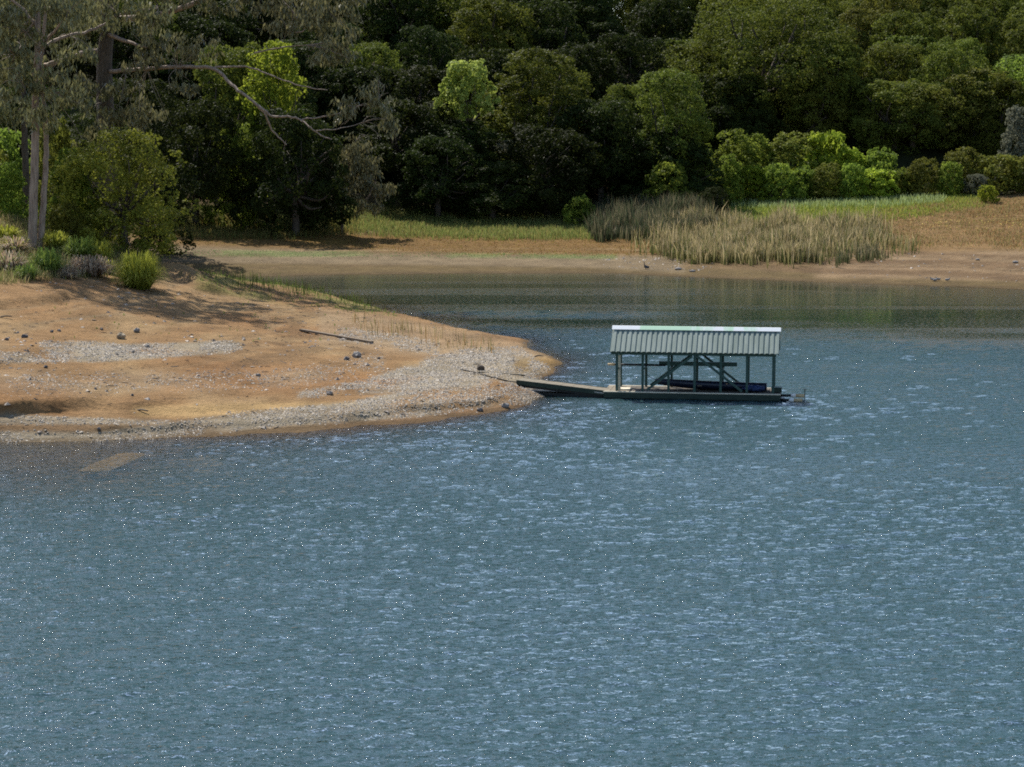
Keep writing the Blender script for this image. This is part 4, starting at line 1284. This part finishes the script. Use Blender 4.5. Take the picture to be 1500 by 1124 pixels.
tussock("low green clump left of the dark green strap-leaved clump", 40, 408, 1.2, 1.0, DG, DGt, 320, 412, G_CL, 0.07)
tussock("yellowish clump between the mid-green clump and the big bush", 135, 362, 1.4, 1.6, YG, YGt, 340, 413, G_CL, 0.08)

# ------------------------------------------------------------------ stones
def stone_mesh(rng, n_sub=1):
    V = np.array([(1, 0, 0), (-1, 0, 0), (0, 1, 0), (0, -1, 0), (0, 0, 1), (0, 0, -1)], float)
    Fc = [(0, 2, 4), (2, 1, 4), (1, 3, 4), (3, 0, 4), (2, 0, 5), (1, 2, 5), (3, 1, 5), (0, 3, 5)]
    for _ in range(n_sub):
        cache, V2, F2 = {}, list(map(tuple, V)), []

        def mid(a, b):
            key = (min(a, b), max(a, b))
            if key not in cache:
                m = (np.array(V2[a]) + np.array(V2[b])) / 2
                V2.append(tuple(m / np.linalg.norm(m)))
                cache[key] = len(V2) - 1
            return cache[key]
        for a, b, c in Fc:
            x, y, z = mid(a, b), mid(b, c), mid(c, a)
            F2 += [(a, x, z), (x, b, y), (z, y, c), (x, y, z)]
        V, Fc = np.array(V2), F2
    V = V * (1 + rng.normal(0, 0.13, (len(V), 1)))
    return V, Fc


def gravel(name, pts, smin, smax, rng, base):
    n = len(pts)
    oc = np.array([(1, 0, 0), (-1, 0, 0), (0, 1, 0), (0, -1, 0), (0, 0, 1), (0, 0, -1)], float)
    Fo = np.array([(0, 2, 4), (2, 1, 4), (1, 3, 4), (3, 0, 4)])
    s = smin + (smax - smin) * rng.random(n) ** 2.2
    sc = s[:, None] * rng.uniform(0.6, 1.3, (n, 3)) * np.array([1, 1, 0.62])
    V = oc[None] * sc[:, None] * rng.uniform(0.75, 1.2, (n, 6, 1))
    a = rng.uniform(0, 6.28, n)
    ca, sa = np.cos(a)[:, None], np.sin(a)[:, None]
    til = rng.normal(0, 0.25, n)[:, None]
    x, y, z = V[..., 0], V[..., 1], V[..., 2]
    x, z = x * np.cos(til) - z * np.sin(til), x * np.sin(til) + z * np.cos(til)
    V = np.stack([x * ca - y * sa, x * sa + y * ca, z], -1) + np.asarray(pts)[:, None] + np.array([0, 0, 0.015])
    Fc = (np.arange(n)[:, None, None] * 6 + Fo[None]).reshape(-1, 3)
    v = rng.uniform(0.5, 1.25, n)
    w = rng.random((n, 1))
    c = np.array(base) * (1 - w * 0.5) + np.array((0.42, 0.385, 0.345)) * w * 0.5
    c = np.repeat(c * v[:, None], 6, 0)
    return tag(mk(name, V.reshape(-1, 3), [Fc], M['gravel'], col=c), kind='stuff')


p = scatter(lambda a, b: gravel_mask(a, b) ** 1.2 * sstep(-0.4, 0.15, fbm(a / 40, b / 14, 222, 4) + 0.1), (-40, 4, 92, 150), 400000, r_, True, -0.05)
gravel("shore_gravel", p, 0.022, 0.085, r_, (0.46, 0.385, 0.29))
p = scatter(lambda a, b: 0.06 + 0.25 * sstep(0.1, 0.4, fbm(a / 60, b / 20, 223, 3)), (-40, 2, 94, 160), 9000, r_, True, 0.0)
gravel("scattered_pebbles", p, 0.03, 0.21, r_, (0.30, 0.23, 0.17))
p = scatter(lambda a, b: 0.5 * band(a, b, [880, 960, 1040], [376, 378, 384], [394, 396, 398], 3) + 0.10 * band(a, b, [1200, 1500, 1600], [372, 372, 372], [405, 415, 420], 4), (10, 75, 195, 245), 9000, r_, False, 0.0)
gravel("far_shore_pebbles", p, 0.06, 0.22, r_, (0.34, 0.28, 0.22))

# drift litter stranded in lines along old water levels
n_ = 26000
x_, y_ = r_.uniform(-40, 3, n_), r_.uniform(93, 165, n_)
z_ = land(x_, y_)
lv = np.interp(np.clip(z_ + 0.10 * fbm(x_ / 8, y_ / 8, 210, 3), 0, 6) * 16, np.arange(400), lines)
kp = (z_pen(x_, y_) >= z_far(x_, y_)) & (z_ > 0.06) & (z_ < 4.6) & (r_.random(n_) < 0.008 + 0.10 * sstep(0.6, 0.95, lv))
P_ = np.stack([x_, y_, z_ + 0.02], 1)[kp]
m_ = len(P_)
an = r_.normal(0, 0.7, m_)
ln_ = 0.05 + 0.22 * r_.random(m_) ** 2
d_ = np.stack([np.cos(an), np.sin(an), 0.15 * r_.normal(size=m_)], 1) * ln_[:, None]
s_ = np.stack([-np.sin(an), np.cos(an), np.zeros(m_)], 1) * 0.016
u_ = np.array([0, 0, 0.03])
V_ = np.stack([P_ - d_ - s_, P_ - d_ + s_, P_ + d_ + s_, P_ + d_ - s_, P_ - d_ * .6 + u_, P_ + d_ * .6 + u_], 1).reshape(-1, 3)
k_ = np.arange(m_)[:, None] * 6
cc = np.repeat(np.where(r_.random((m_, 1)) < 0.6, [[0.13, 0.095, 0.065]], [[0.40, 0.33, 0.25]]) * r_.uniform(0.6, 1.2, (m_, 1)), 6, 0)
tag(mk("drift_litter", V_, [k_ + np.array([[0, 3, 5, 4]]), k_ + np.array([[1, 4, 5, 2]])], M['gravel'], col=cc), kind='stuff')

G_ROCK = "loose stones on the bare point"
ROCKS = [(178, 498, 6.5, 'tanrock', "tan boulder, the largest stone on the left of the bare point"), (200, 487, 4.8, 'rock', "grey rounded stone behind the tan boulder"),
         (149, 485, 3, 'darkrock', "small dark stone left of the grey rounded stone"), (36, 496, 4.3, 'darkrock', "dark stone near the left edge above the upper gravel strip"),
         (10, 499, 3.6, 'darkrock', "dark stone at the very left edge above the upper gravel strip"), (76, 488, 3.2, 'darkrock', "dark stone above the upper gravel strip, left of the small one"),
         (87, 486, 2.8, 'rock', "small grey stone right beside a dark stone above the upper gravel strip"), (67, 540, 3.2, 'darkrock', "lone dark stone just below the upper gravel strip"),
         (523, 524, 7, 'rock', "grey boulder below the long weathered plank"), (508, 529, 4.5, 'darkrock', "dark stone touching the left of the grey boulder by the plank"),
         (555, 527, 2.6, 'darkrock', "small dark stone right of the grey boulder by the plank"), (483, 580, 4.4, 'rock', "pale stone on the edge of the lower gravel"),
         (703, 603, 4.2, 'darkrock', "dark stone on the brown mud near the waterline"), (740, 599, 5, 'rock', "flat grey stone at the waterline below the gangway"),
         (145, 638, 3, 'darkrock', "dark stone at the waterline above the sunken plate"), (194, 581, 2.6, 'darkrock', "dark stone above the earth step near the water"),
         (216, 509, 3.4, 'rock', "grey stone in the upper gravel strip"), (195, 517, 3, 'rock', "grey stone lower in the upper gravel strip, left of its neighbour"),
         (378, 552, 3.6, 'rock', "pale stone in the middle of the orange soil"), (140, 571, 2.6, 'darkrock', "dark stone in the orange soil left of centre")]
for i, (px, py, rpx, mt, lab) in enumerate(ROCKS):
    rg = np.random.default_rng(500 + i)
    b = hit(px, py)
    r = rpx * b[1] / F
    V, Fc = stone_mesh(rg, 2 if rpx > 4 else 1)
    V = V * np.array([1.15, 0.9, 0.8]) * r
    o = mk("stone", V, Fc, M[mt], smooth=False)
    o.location = (b[0], b[1], b[2] + r * 0.45)
    o.rotation_euler = (0, 0, rg.uniform(0, 6))
    tag(o, lab, "stone", G_ROCK)
for i, (px, py, rpx, lab) in enumerate(((993, 396, 4, "pale flat stone on the far shore right of the heron"), (1014, 399, 3.5, "pale flat stone nearest the water right of the heron"),
                                        (1487, 386, 4, "pale stone on the far shore at the right edge"), (1432, 382, 3, "pale stone on the far right bank above the birds"))):
    rg = np.random.default_rng(560 + i)
    b = hit(px, py, 150)
    r = rpx * b[1] / F
    V, Fc = stone_mesh(rg, 1)
    o = mk("stone", V * np.array([1.3, .9, .55]) * r, Fc, M['rock'])
    o.location = (b[0], b[1], b[2] + r * 0.25)
    tag(o, lab, "stone", "pale stones on the far shore")

# ------------------------------------------------------------------ boathouse
A = on_z(884, 584, 0.0)
RZ = -math.radians(8.7)
BH = empty("floating_boathouse", (A[0], A[1], 0), RZ)
tag(BH, "open floating boathouse with green corrugated roof moored off the point", "boathouse")
L, W = 9.62, 2.95
DZ = 0.40


def house(mb, name, mat, smooth=False):
    return mb.build(name, M[mat], BH, smooth)


house(MB().box(0.05, L - 0.05, 0.10, W - 0.1, -0.35, 0.10), "float", 'black')
for (y0, y1) in ((0.0, 0.09), (W - 0.09, W)):
    house(MB().box(0, L, y0, y1, 0.04, DZ - 0.05, 0.01), "side_beam", 'deckside')
for (x0, x1) in ((0.0, 0.10), (L - 0.10, L)):
    house(MB().box(x0, x1, 0.092, W - 0.092, 0.06, DZ - 0.05, 0.01), "end_beam", 'deckside')
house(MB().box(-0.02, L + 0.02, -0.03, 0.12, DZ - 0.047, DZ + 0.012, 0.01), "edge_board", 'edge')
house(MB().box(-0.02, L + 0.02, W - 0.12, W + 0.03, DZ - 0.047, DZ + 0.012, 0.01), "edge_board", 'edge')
nb = 30
for i in range(nb):
    x0 = L * i / nb
    house(MB().box(x0 + 0.008, x0 + L / nb - 0.008, 0.123, W - 0.123, DZ - 0.047, DZ + random.uniform(-0.004, 0.006)), "deck_board", 'deckwood' if i < 4 else 'shadedeck')  # left boards toned as sunlit, the others as roof shade
PXS = [0.70 + i * (9.22 - 0.70) / 6 for i in range(7)]
FY, BY = 0.28, 2.55
BEAM = 2.42
for yy_, in ((FY,), (BY,)):
    for x in PXS:
        house(MB().box(x - 0.065, x + 0.065, yy_ - 0.065, yy_ + 0.065, DZ + 0.008, BEAM, 0.008), "post", 'post')
    house(MB().box(0.38, 9.36, yy_ - 0.075, yy_ + 0.075, BEAM + 0.002, BEAM + 0.17, 0.008), "eave_beam", 'post')
xm = PXS[3]
for yy_, o_ in ((FY - 0.095, 0), (BY - 0.095, 0)):
    house(MB().bar((xm - 0.12, yy_, BEAM - 0.02), (PXS[1] + 0.25, yy_, DZ + 0.10), 0.13, 0.05, (0, 1, 0)), "brace", 'post')
    house(MB().bar((xm + 0.12, yy_, BEAM - 0.02), (PXS[5] - 0.25, yy_, DZ + 0.10), 0.13, 0.05, (0, 1, 0)), "brace", 'post')
for x in PXS:
    house(MB().box(x - 0.05, x + 0.05, FY + 0.077, BY - 0.077, BEAM + 0.03, BEAM + 0.15), "tie_beam", 'post')
# carrying rails and the long beam stored on them
for x in (PXS[2], PXS[4], PXS[1], PXS[0]):
    house(MB().box(x + 0.067, x + 0.117, FY - 0.06, BY + 0.06, 1.60, 1.70), "cross_rail", 'post')
beam = empty("timber_beam", (0, 0, 0), RZ)
c, s = math.cos(RZ), math.sin(RZ)


def hw(x, y, z):
    return (A[0] + x * c - y * s, A[1] + x * s + y * c, z)


beam.location = hw(2.95, 1.75, 1.703)
MB().box(0, 4.25, -0.1, 0.1, 0, 0.22, 0.01).build("timber", M['post'], beam)
MB().box(-0.05, 0.0, -0.11, 0.11, -0.01, 0.23, 0.005).build("end_plate", M['post'], beam)
tag(beam, "long dark green timber stored on rails under the boathouse roof", "beam")
pole = empty("pole", hw(0.1, 1.2, 1.765), RZ)
MB().tube([(0.38, 0, 0), (3.2, 0, 0)], 0.06, 10).build("shaft", M['black'], pole, True)
MB().tube([(0, 0, 0), (0.38, 0, 0)], 0.066, 10).build("grip", M['tan'], pole, True)
tag(pole, "dark pole with a light wooden tip sticking out left under the roof", "pole")

# roof
RX0, RX1 = 0.36, 9.52
EY0, EY1, RY = -0.10, 2.93, 1.415
EZ, RIDGE = 2.60, 3.82


def corrugated(yE, yR, name):
    per, amp = 0.278, 0.042
    xs_, hs_ = [], []
    x = RX0
    prof = ((0.0, 0), (0.30, 0), (0.40, 1), (0.86, 1), (0.97, 0))
    while x < RX1 - 0.05:
        for f, h_ in prof:
            if x + f * per <= RX1:
                xs_.append(x + f * per)
                hs_.append(h_ * amp)
        x += per
    xs_.append(RX1)
    hs_.append(0)
    run, rise = yR - yE, RIDGE - EZ
    ln = math.hypot(run, rise)
    nrm = np.array([0, -rise / ln * np.sign(run), abs(run) / ln])
    V, Fc = [], []
    for x_, h_ in zip(xs_, hs_):
        e, r = np.array([x_, yE, EZ]), np.array([x_, yR - 0.01 * np.sign(run), RIDGE])
        V += [e + nrm * h_, r + nrm * h_, r + nrm * (h_ - 0.018), e + nrm * (h_ - 0.018)]
    k = len(xs_)
    for i in range(k - 1):
        a, b = i * 4, (i + 1) * 4
        for j in range(4):
            Fc.append((a + j, a + (j + 1) % 4, b + (j + 1) % 4, b + j))
    Fc += [(0, 3, 2, 1), ((k - 1) * 4, (k - 1) * 4 + 1, (k - 1) * 4 + 2, (k - 1) * 4 + 3)]
    return mk(name, V, Fc, M['roof'], BH)


corrugated(EY0, RY, "roof_sheet")
corrugated(EY1, RY, "roof_sheet")
rc = MB()
cx0, cx1 = RX0 - 0.03, RX1 + 0.06
sl = (RIDGE - EZ) / (RY - EY0)
prof = [(-0.27, -0.27 * sl + 0.12), (-0.06, 0.085), (0.06, 0.085), (0.27, -0.27 * sl + 0.12)]
V = [(x, RY + a, RIDGE + b) for x in (cx0, cx1) for a, b in prof] + [(x, RY + a * 0.95, RIDGE + b - 0.015) for x in (cx0, cx1) for a, b in prof]
rc.add(V, [(0, 1, 5, 4), (1, 2, 6, 5), (2, 3, 7, 6), (8, 12, 13, 9), (9, 13, 14, 10), (10, 14, 15, 11), (0, 4, 12, 8), (3, 11, 15, 7),
           (0, 8, 9, 1), (1, 9, 10, 2), (2, 10, 11, 3), (4, 5, 13, 12), (5, 6, 14, 13), (6, 7, 15, 14)])
house(rc, "ridge_cap", 'ridge')
for x in (RX0 + 0.03, RX1 - 0.03):
    for yE in (EY0, EY1):
        house(MB().bar((x, yE + 0.06 * np.sign(RY - yE), EZ - 0.05), (x, RY - 0.02 * np.sign(RY - yE), RIDGE - 0.1), 0.04, 0.12), "barge_board", 'post')
for x in PXS:
    for yE in (EY0, EY1):
        house(MB().bar((x, yE + 0.1 * np.sign(RY - yE), EZ - 0.01), (x, RY - 0.02 * np.sign(RY - yE), RIDGE - 0.10), 0.05, 0.10), "rafter", 'post')
house(MB().box(RX0 + 0.06, RX1 - 0.06, RY - 0.03, RY + 0.03, RIDGE - 0.22, RIDGE - 0.08), "ridge_beam", 'post')
house(MB().box(RX0 + 0.01, RX1 - 0.01, 0.13, 0.20, EZ - 0.005, EZ + 0.045), "eave_batten", 'edge')

# things on the deck
boat = empty("rowing_boat", hw(2.75, 1.60, DZ + 0.01), RZ)
tag(boat, "dark navy rowing boat lying under the boathouse roof", "boat")
st = np.linspace(0, 1, 15)
V, Fc = [], []
Lb = 6.1
for t in st:
    hb = 0.60 * (1 - (1 - t) ** 3.2) * (1 - 0.18 * max(0, t - .6) / .4)
    kz = 0.30 * (1 - t) ** 4
    gz = 0.34 + 0.2 * (1 - t) ** 2
    x_ = Lb * t
    V += [(x_, -hb - .01, gz), (x_, -hb * .88 - .005, gz * .5 + kz * .5), (x_, -hb * .45, kz + .03), (x_, 0, kz), (x_, hb * .45, kz + .03), (x_, hb * .88 + .005, gz * .5 + kz * .5), (x_, hb + .01, gz)]
for i in range(14):
    for j in range(6):
        a = i * 7 + j
        Fc.append((a, a + 7, a + 8, a + 1))
Fc.append(tuple(range(98, 105)))
hull = mk("hull", V, Fc, M['boat'], boat, smooth=True)
sol = hull.modifiers.new("thickness", 'SOLIDIFY')
sol.thickness = 0.03
gw = MB()
for sgn in (0, 6):
    gw.tube([V[i * 7 + sgn] for i in range(15)], 0.028, 6)
gw.build("gunwale", M['boat'], boat, True)
for f in (0.4, 0.65):
    MB().box(Lb * f - .12, Lb * f + .12, -0.52, 0.52, 0.24, 0.28).build("thwart", M['deckwood'], boat)
cv = empty("folded_tarp", hw(7.55, 0.85, DZ + 0.012), RZ)
rg = np.random.default_rng(77)
V, Fc = stone_mesh(rg, 3)
V = V * np.array([0.6, 0.26, 0.17]) * (1 + 0.06 * np.sin(V[:, :1] * 9) + 0.05 * np.sin(V[:, 1:2] * 14)) + np.array([0.6, 0, 0.2])
V[:, 2] = np.maximum(V[:, 2], 0.0)
mk("cloth", V, Fc, M['tarp'], cv, smooth=True)
tag(cv, "crumpled blue tarpaulin on the right end of the boathouse deck", "tarpaulin")
disc = MB().tube([(0, 0, 0), (0, 0, 0.05)], 0.42, 24).build("round_board", M['edge'])
disc.location = hw(1.05, 1.15, DZ + 0.012)
tag(disc, "pale round board lying at the left end of the boathouse deck", "board")
pl = MB().box(0, 0.03, -0.09, 0.09, 0, 1.95, 0.004).build("pale_plank", M['edge'])
pl.location = hw(0.80, 0.46, DZ + 0.012)
pl.rotation_euler = (0, 0, RZ + 1.25)
tag(pl, "pale upright plank leaning beside the left front post", "plank")
bx = empty("deck_box", hw(9.12, 0.75, DZ + 0.012), RZ)
MB().box(0, 0.55, 0, 0.6, 0, 0.24, 0.01).build("body", M['deckside'], bx)
MB().box(-0.02, 0.57, -0.02, 0.62, 0.242, 0.275, 0.008).build("lid", M['post'], bx)
tag(bx, "low dark wooden box at the right end of the boathouse deck", "box")
G_SP = "banded pontoon poles"
for i, (yy_, zz_, x1) in enumerate(((0.75, 0.26, 1.28), (0.30, 0.06, 1.18))):
    sp = empty("pontoon_pole", hw(L + 0.002, yy_, zz_), RZ)
    MB().tube([(0, 0, 0), (x1 - 0.72, 0, 0)], 0.075, 10).build("shaft", M['black'], sp, True)
    MB().tube([(x1 - 0.72, 0, 0), (x1 - 0.46, 0, 0)], 0.105, 12).build("white_band", M['white'], sp, True)
    MB().tube([(x1 - 0.46, 0, 0), (x1, 0, 0)], 0.095, 12).build("tip", M['tan'], sp, True)
    tag(sp, "%s of the two white-banded poles sticking out right of the boathouse deck" % ("upper" if i == 0 else "lower"), "pole", G_SP)
tp = empty("mooring_pin", hw(L + 1.31, 0.75, 0.26), RZ)
MB().tube([(0, 0, -0.9), (0, 0, 0.36)], 0.02, 8).build("rod", M['rope'], tp, True)
MB().tube([(-0.09, 0, 0.36), (0.09, 0, 0.36)], 0.02, 8).build("cross_bar", M['rope'], tp, True)
tag(tp, "thin T-shaped mooring pin at the tip of the banded poles", "pin")
hng = MB().tube(spline([hw(2.2, 1.0, 1.62), hw(2.35, 1.0, 1.2), hw(2.8, 1.0, 0.95), hw(2.95, 1.0, 0.7)], 6), 0.02, 6).build("rope", M['rope'], None, True)
tag(hng, "dark rope hanging in a loop under the boathouse roof", "rope")

# ------------------------------------------------------------------ gangway, ropes, boards
g0, g1 = at(757, 556, 118.0), None
G0 = Vector(on_z(757, 557, 0.80))
G1 = Vector(hw(-0.03, 0.35, 0.40))
gd = G1 - G0
ang = math.atan2(gd.y, gd.x)
glen = math.hypot(gd.x, gd.y)
GW = empty("gangway", G0, ang)
slope = gd.z / glen
wdt = 1.15


def gpart(mb, name, mat):
    V = [(x, y, z + slope * x) for x, y, z in mb.V]
    return mk(name, V, mb.F, M[mat], GW)


nbd = 16
for i in range(nbd):
    x0 = glen * i / nbd
    gpart(MB().box(x0 + 0.006, x0 + glen / nbd - 0.006, -0.02, wdt, -0.05 + 0.002, random.uniform(-0.004, 0.004)), "tread_board", 'deckwood')
for y0 in (-0.07, wdt + 0.002):
    gpart(MB().box(0, glen, y0, y0 + 0.045, -0.24, 0.015, 0.006), "side_beam", 'deckside')
MB().box(0.5, glen - 0.05, 0.0, wdt - 0.05, -0.12 - G0.z, -0.245 + slope * glen - 0.005).build("float", M['black'], GW)
gpart(MB().box(0.03, glen - 0.03, -0.02, wdt - 0.03, -0.36, -0.245), "joist", 'black')
gpart(MB().box(glen - 0.5, glen + 0.02, -0.11, -0.075, -0.16, -0.10), "hinge_strap", 'steel')
tag(GW, "sloping plank gangway between the gravel shore and the boathouse deck", "gangway")


def on_land(px, py, lift=0.0):
    b = hit(px, py)
    return (b[0], b[1], b[2] + lift)


def rope_px(name, label, pts, r, mat='rope', cat="rope"):
    P = [on_land(a, b, 0.03) for a, b in pts]
    o = MB().tube(spline(P, 6), r, 6).build(name, M[mat], None, True)
    return tag(o, label, cat)


rope_px("rope", "dark mooring rope lying over the gravel to the gangway", [(676, 543), (694, 547), (712, 551), (730, 556), (745, 560), (757, 563)], 0.035)


def board_px(name, label, a, b, w, h, mat):
    P, Q = Vector(on_land(*a)), Vector(on_land(*b))
    P.z += h / 2 + 0.02
    Q.z += h / 2 + 0.02
    mb = MB()
    m1 = P.lerp(Q, 0.5) + Vector((0, 0, 0.015))
    mb.bar(P, Q, w, h)
    o = mb.build(name, M[mat])
    return tag(o, label, "plank")


board_px("weathered_plank", "long weathered plank lying on the orange soil of the point", (441, 486), (545, 504), 0.30, 0.13, 'drift')
board_px("narrow_board", "narrow pale board on the gravel leading to the gangway", (700, 547), (768, 552), 0.22, 0.06, 'deckwood')
dw = on_land(704, 543, 0.1)
V, Fc = stone_mesh(np.random.default_rng(601), 2)
o = mk("tree_stump", V * np.array([0.22, 0.18, 0.2]), Fc, M['bark'])
o.location = dw
tag(o, "small dark driftwood stump on the gravel beside the narrow board", "stump")
for i, (px, py, ln, an, lab) in enumerate(((769, 497, 0.9, 0.3, "dark driftwood stick on the tip of the point above the orange mud"), (789, 524, 0.6, 0.1, "short dark stick on the orange mud tip"),
                                           (208, 606, 0.9, -0.7, "thin dark stick on the orange soil near the water"), (8, 468, 0.8, 0.2, "pale twig near the left edge of the bare point"))):
    b = Vector(on_land(px, py, 0.06))
    d = Vector((math.cos(an), math.sin(an), 0.05)) * ln / 2
    o = MB().tube(spline([b - d, b + Vector((0, 0, 0.05)), b + d], 3), [0.03, 0.045, 0.05, 0.05, 0.05, 0.04, 0.03], 6).build("driftwood_stick", M['drift'], None, True)
    tag(o, lab, "stick", "driftwood sticks")

# sunken plate
q = [on_z(a, b, zz) for a, b, zz in ((112, 690, -0.10), (136, 691, -0.12), (160, 690, -0.13), (190, 677, -0.10), (216, 665, -0.12), (196, 663, -0.06), (175, 664, -0.04), (142, 677, -0.06))]
mb = MB()
mb.add([tuple(v) for v in q] + [(v[0], v[1], v[2] - 0.08) for v in q], [tuple(range(8)), tuple(range(15, 7, -1))] + [(i, i + 8, (i + 1) % 8 + 8, (i + 1) % 8) for i in range(8)])
o = mb.build("sunken_plate", M['slab'])
tag(o, "flat rust-brown plate just under the water near the left shore", "plate")

# ------------------------------------------------------------------ birds
def skin_body(name, pts, radii, edges, mat, parent, sub=2):
    me = bpy.data.meshes.new(name)
    me.from_pydata(pts, edges, [])
    o = bpy.data.objects.new(name, me)
    COL.objects.link(o)
    o.parent = parent
    sk = o.modifiers.new("skin", 'SKIN')
    for v, r in zip(me.skin_vertices[0].data, radii):
        v.radius = r if isinstance(r, tuple) else (r, r)
    me.skin_vertices[0].data[0].use_root = True
    ss = o.modifiers.new("sub", 'SUBSURF')
    ss.levels = ss.render_levels = sub
    me.materials.append(mat)
    return o


hb = on_z(946, 399, 0.0)
her = empty("heron", (hb[0], hb[1], 0.0), math.radians(200))
skin_body("body", [(0, 0, 0.62), (-0.16, 0, 0.56), (-0.34, 0, 0.44), (0.12, 0, 0.72), (0.20, 0, 0.86), (0.16, 0, 1.0), (0.19, 0, 1.12), (0.27, 0, 1.14)],
          [0.13, 0.12, 0.05, 0.09, 0.045, 0.035, 0.04, 0.03], [(0, 1), (1, 2), (0, 3), (3, 4), (4, 5), (5, 6), (6, 7)], M['heron'], her)
MB().tube([(0.28, 0, 1.14), (0.36, 0, 1.13), (0.44, 0, 1.12)], [0.022, 0.014, 0.004], 6).build("bill", M['bill'], her, True)
for sgn in (-1, 1):
    MB().tube([(0.0, 0.06 * sgn, 0.56), (0.03, 0.06 * sgn, 0.30), (-0.01, 0.06 * sgn, 0.0), (0.02, 0.06 * sgn, -0.12)], [0.028, 0.018, 0.014, 0.02], 6).build("leg", M['heron'], her, True)
for sgn in (-1, 1):
    V, Fc = stone_mesh(np.random.default_rng(3), 2)
    mk("wing", V * np.array([0.27, 0.035, 0.12]) + np.array([-0.12, 0.115 * sgn, 0.57]), Fc, M['heron'], her, smooth=True)
tag(her, "dark slate heron standing at the far waterline left of the reeds", "heron")
for i, (px, py, rz, lab) in enumerate(((1366, 412, 2.9, "grey duck at the left of the three resting ducks"), (1370, 413, 0.4, "pale duck in the middle of the three resting ducks"),
                                       (1374, 411.5, 2.6, "grey duck at the right of the three resting ducks"), (1388, 413, 0.2, "lone pale duck resting right of the three ducks"))):
    b = hit(px, py, 150)
    dk = empty("duck", (b[0], b[1], b[2]), rz)
    skin_body("body", [(0, 0, 0.17), (-0.16, 0, 0.18), (-0.29, 0, 0.22), (0.13, 0, 0.20), (0.20, 0, 0.32), (0.25, 0, 0.38)],
              [0.13, 0.12, 0.04, 0.10, 0.05, 0.065], [(0, 1), (1, 2), (0, 3), (3, 4), (4, 5)], M['duck'], dk)
    MB().tube([(0.29, 0, 0.38), (0.34, 0, 0.365), (0.38, 0, 0.36)], [0.03, 0.024, 0.018], 6).build("bill", M['bill'], dk, True)
    tag(dk, lab, "duck", "ducks resting on the far shore")
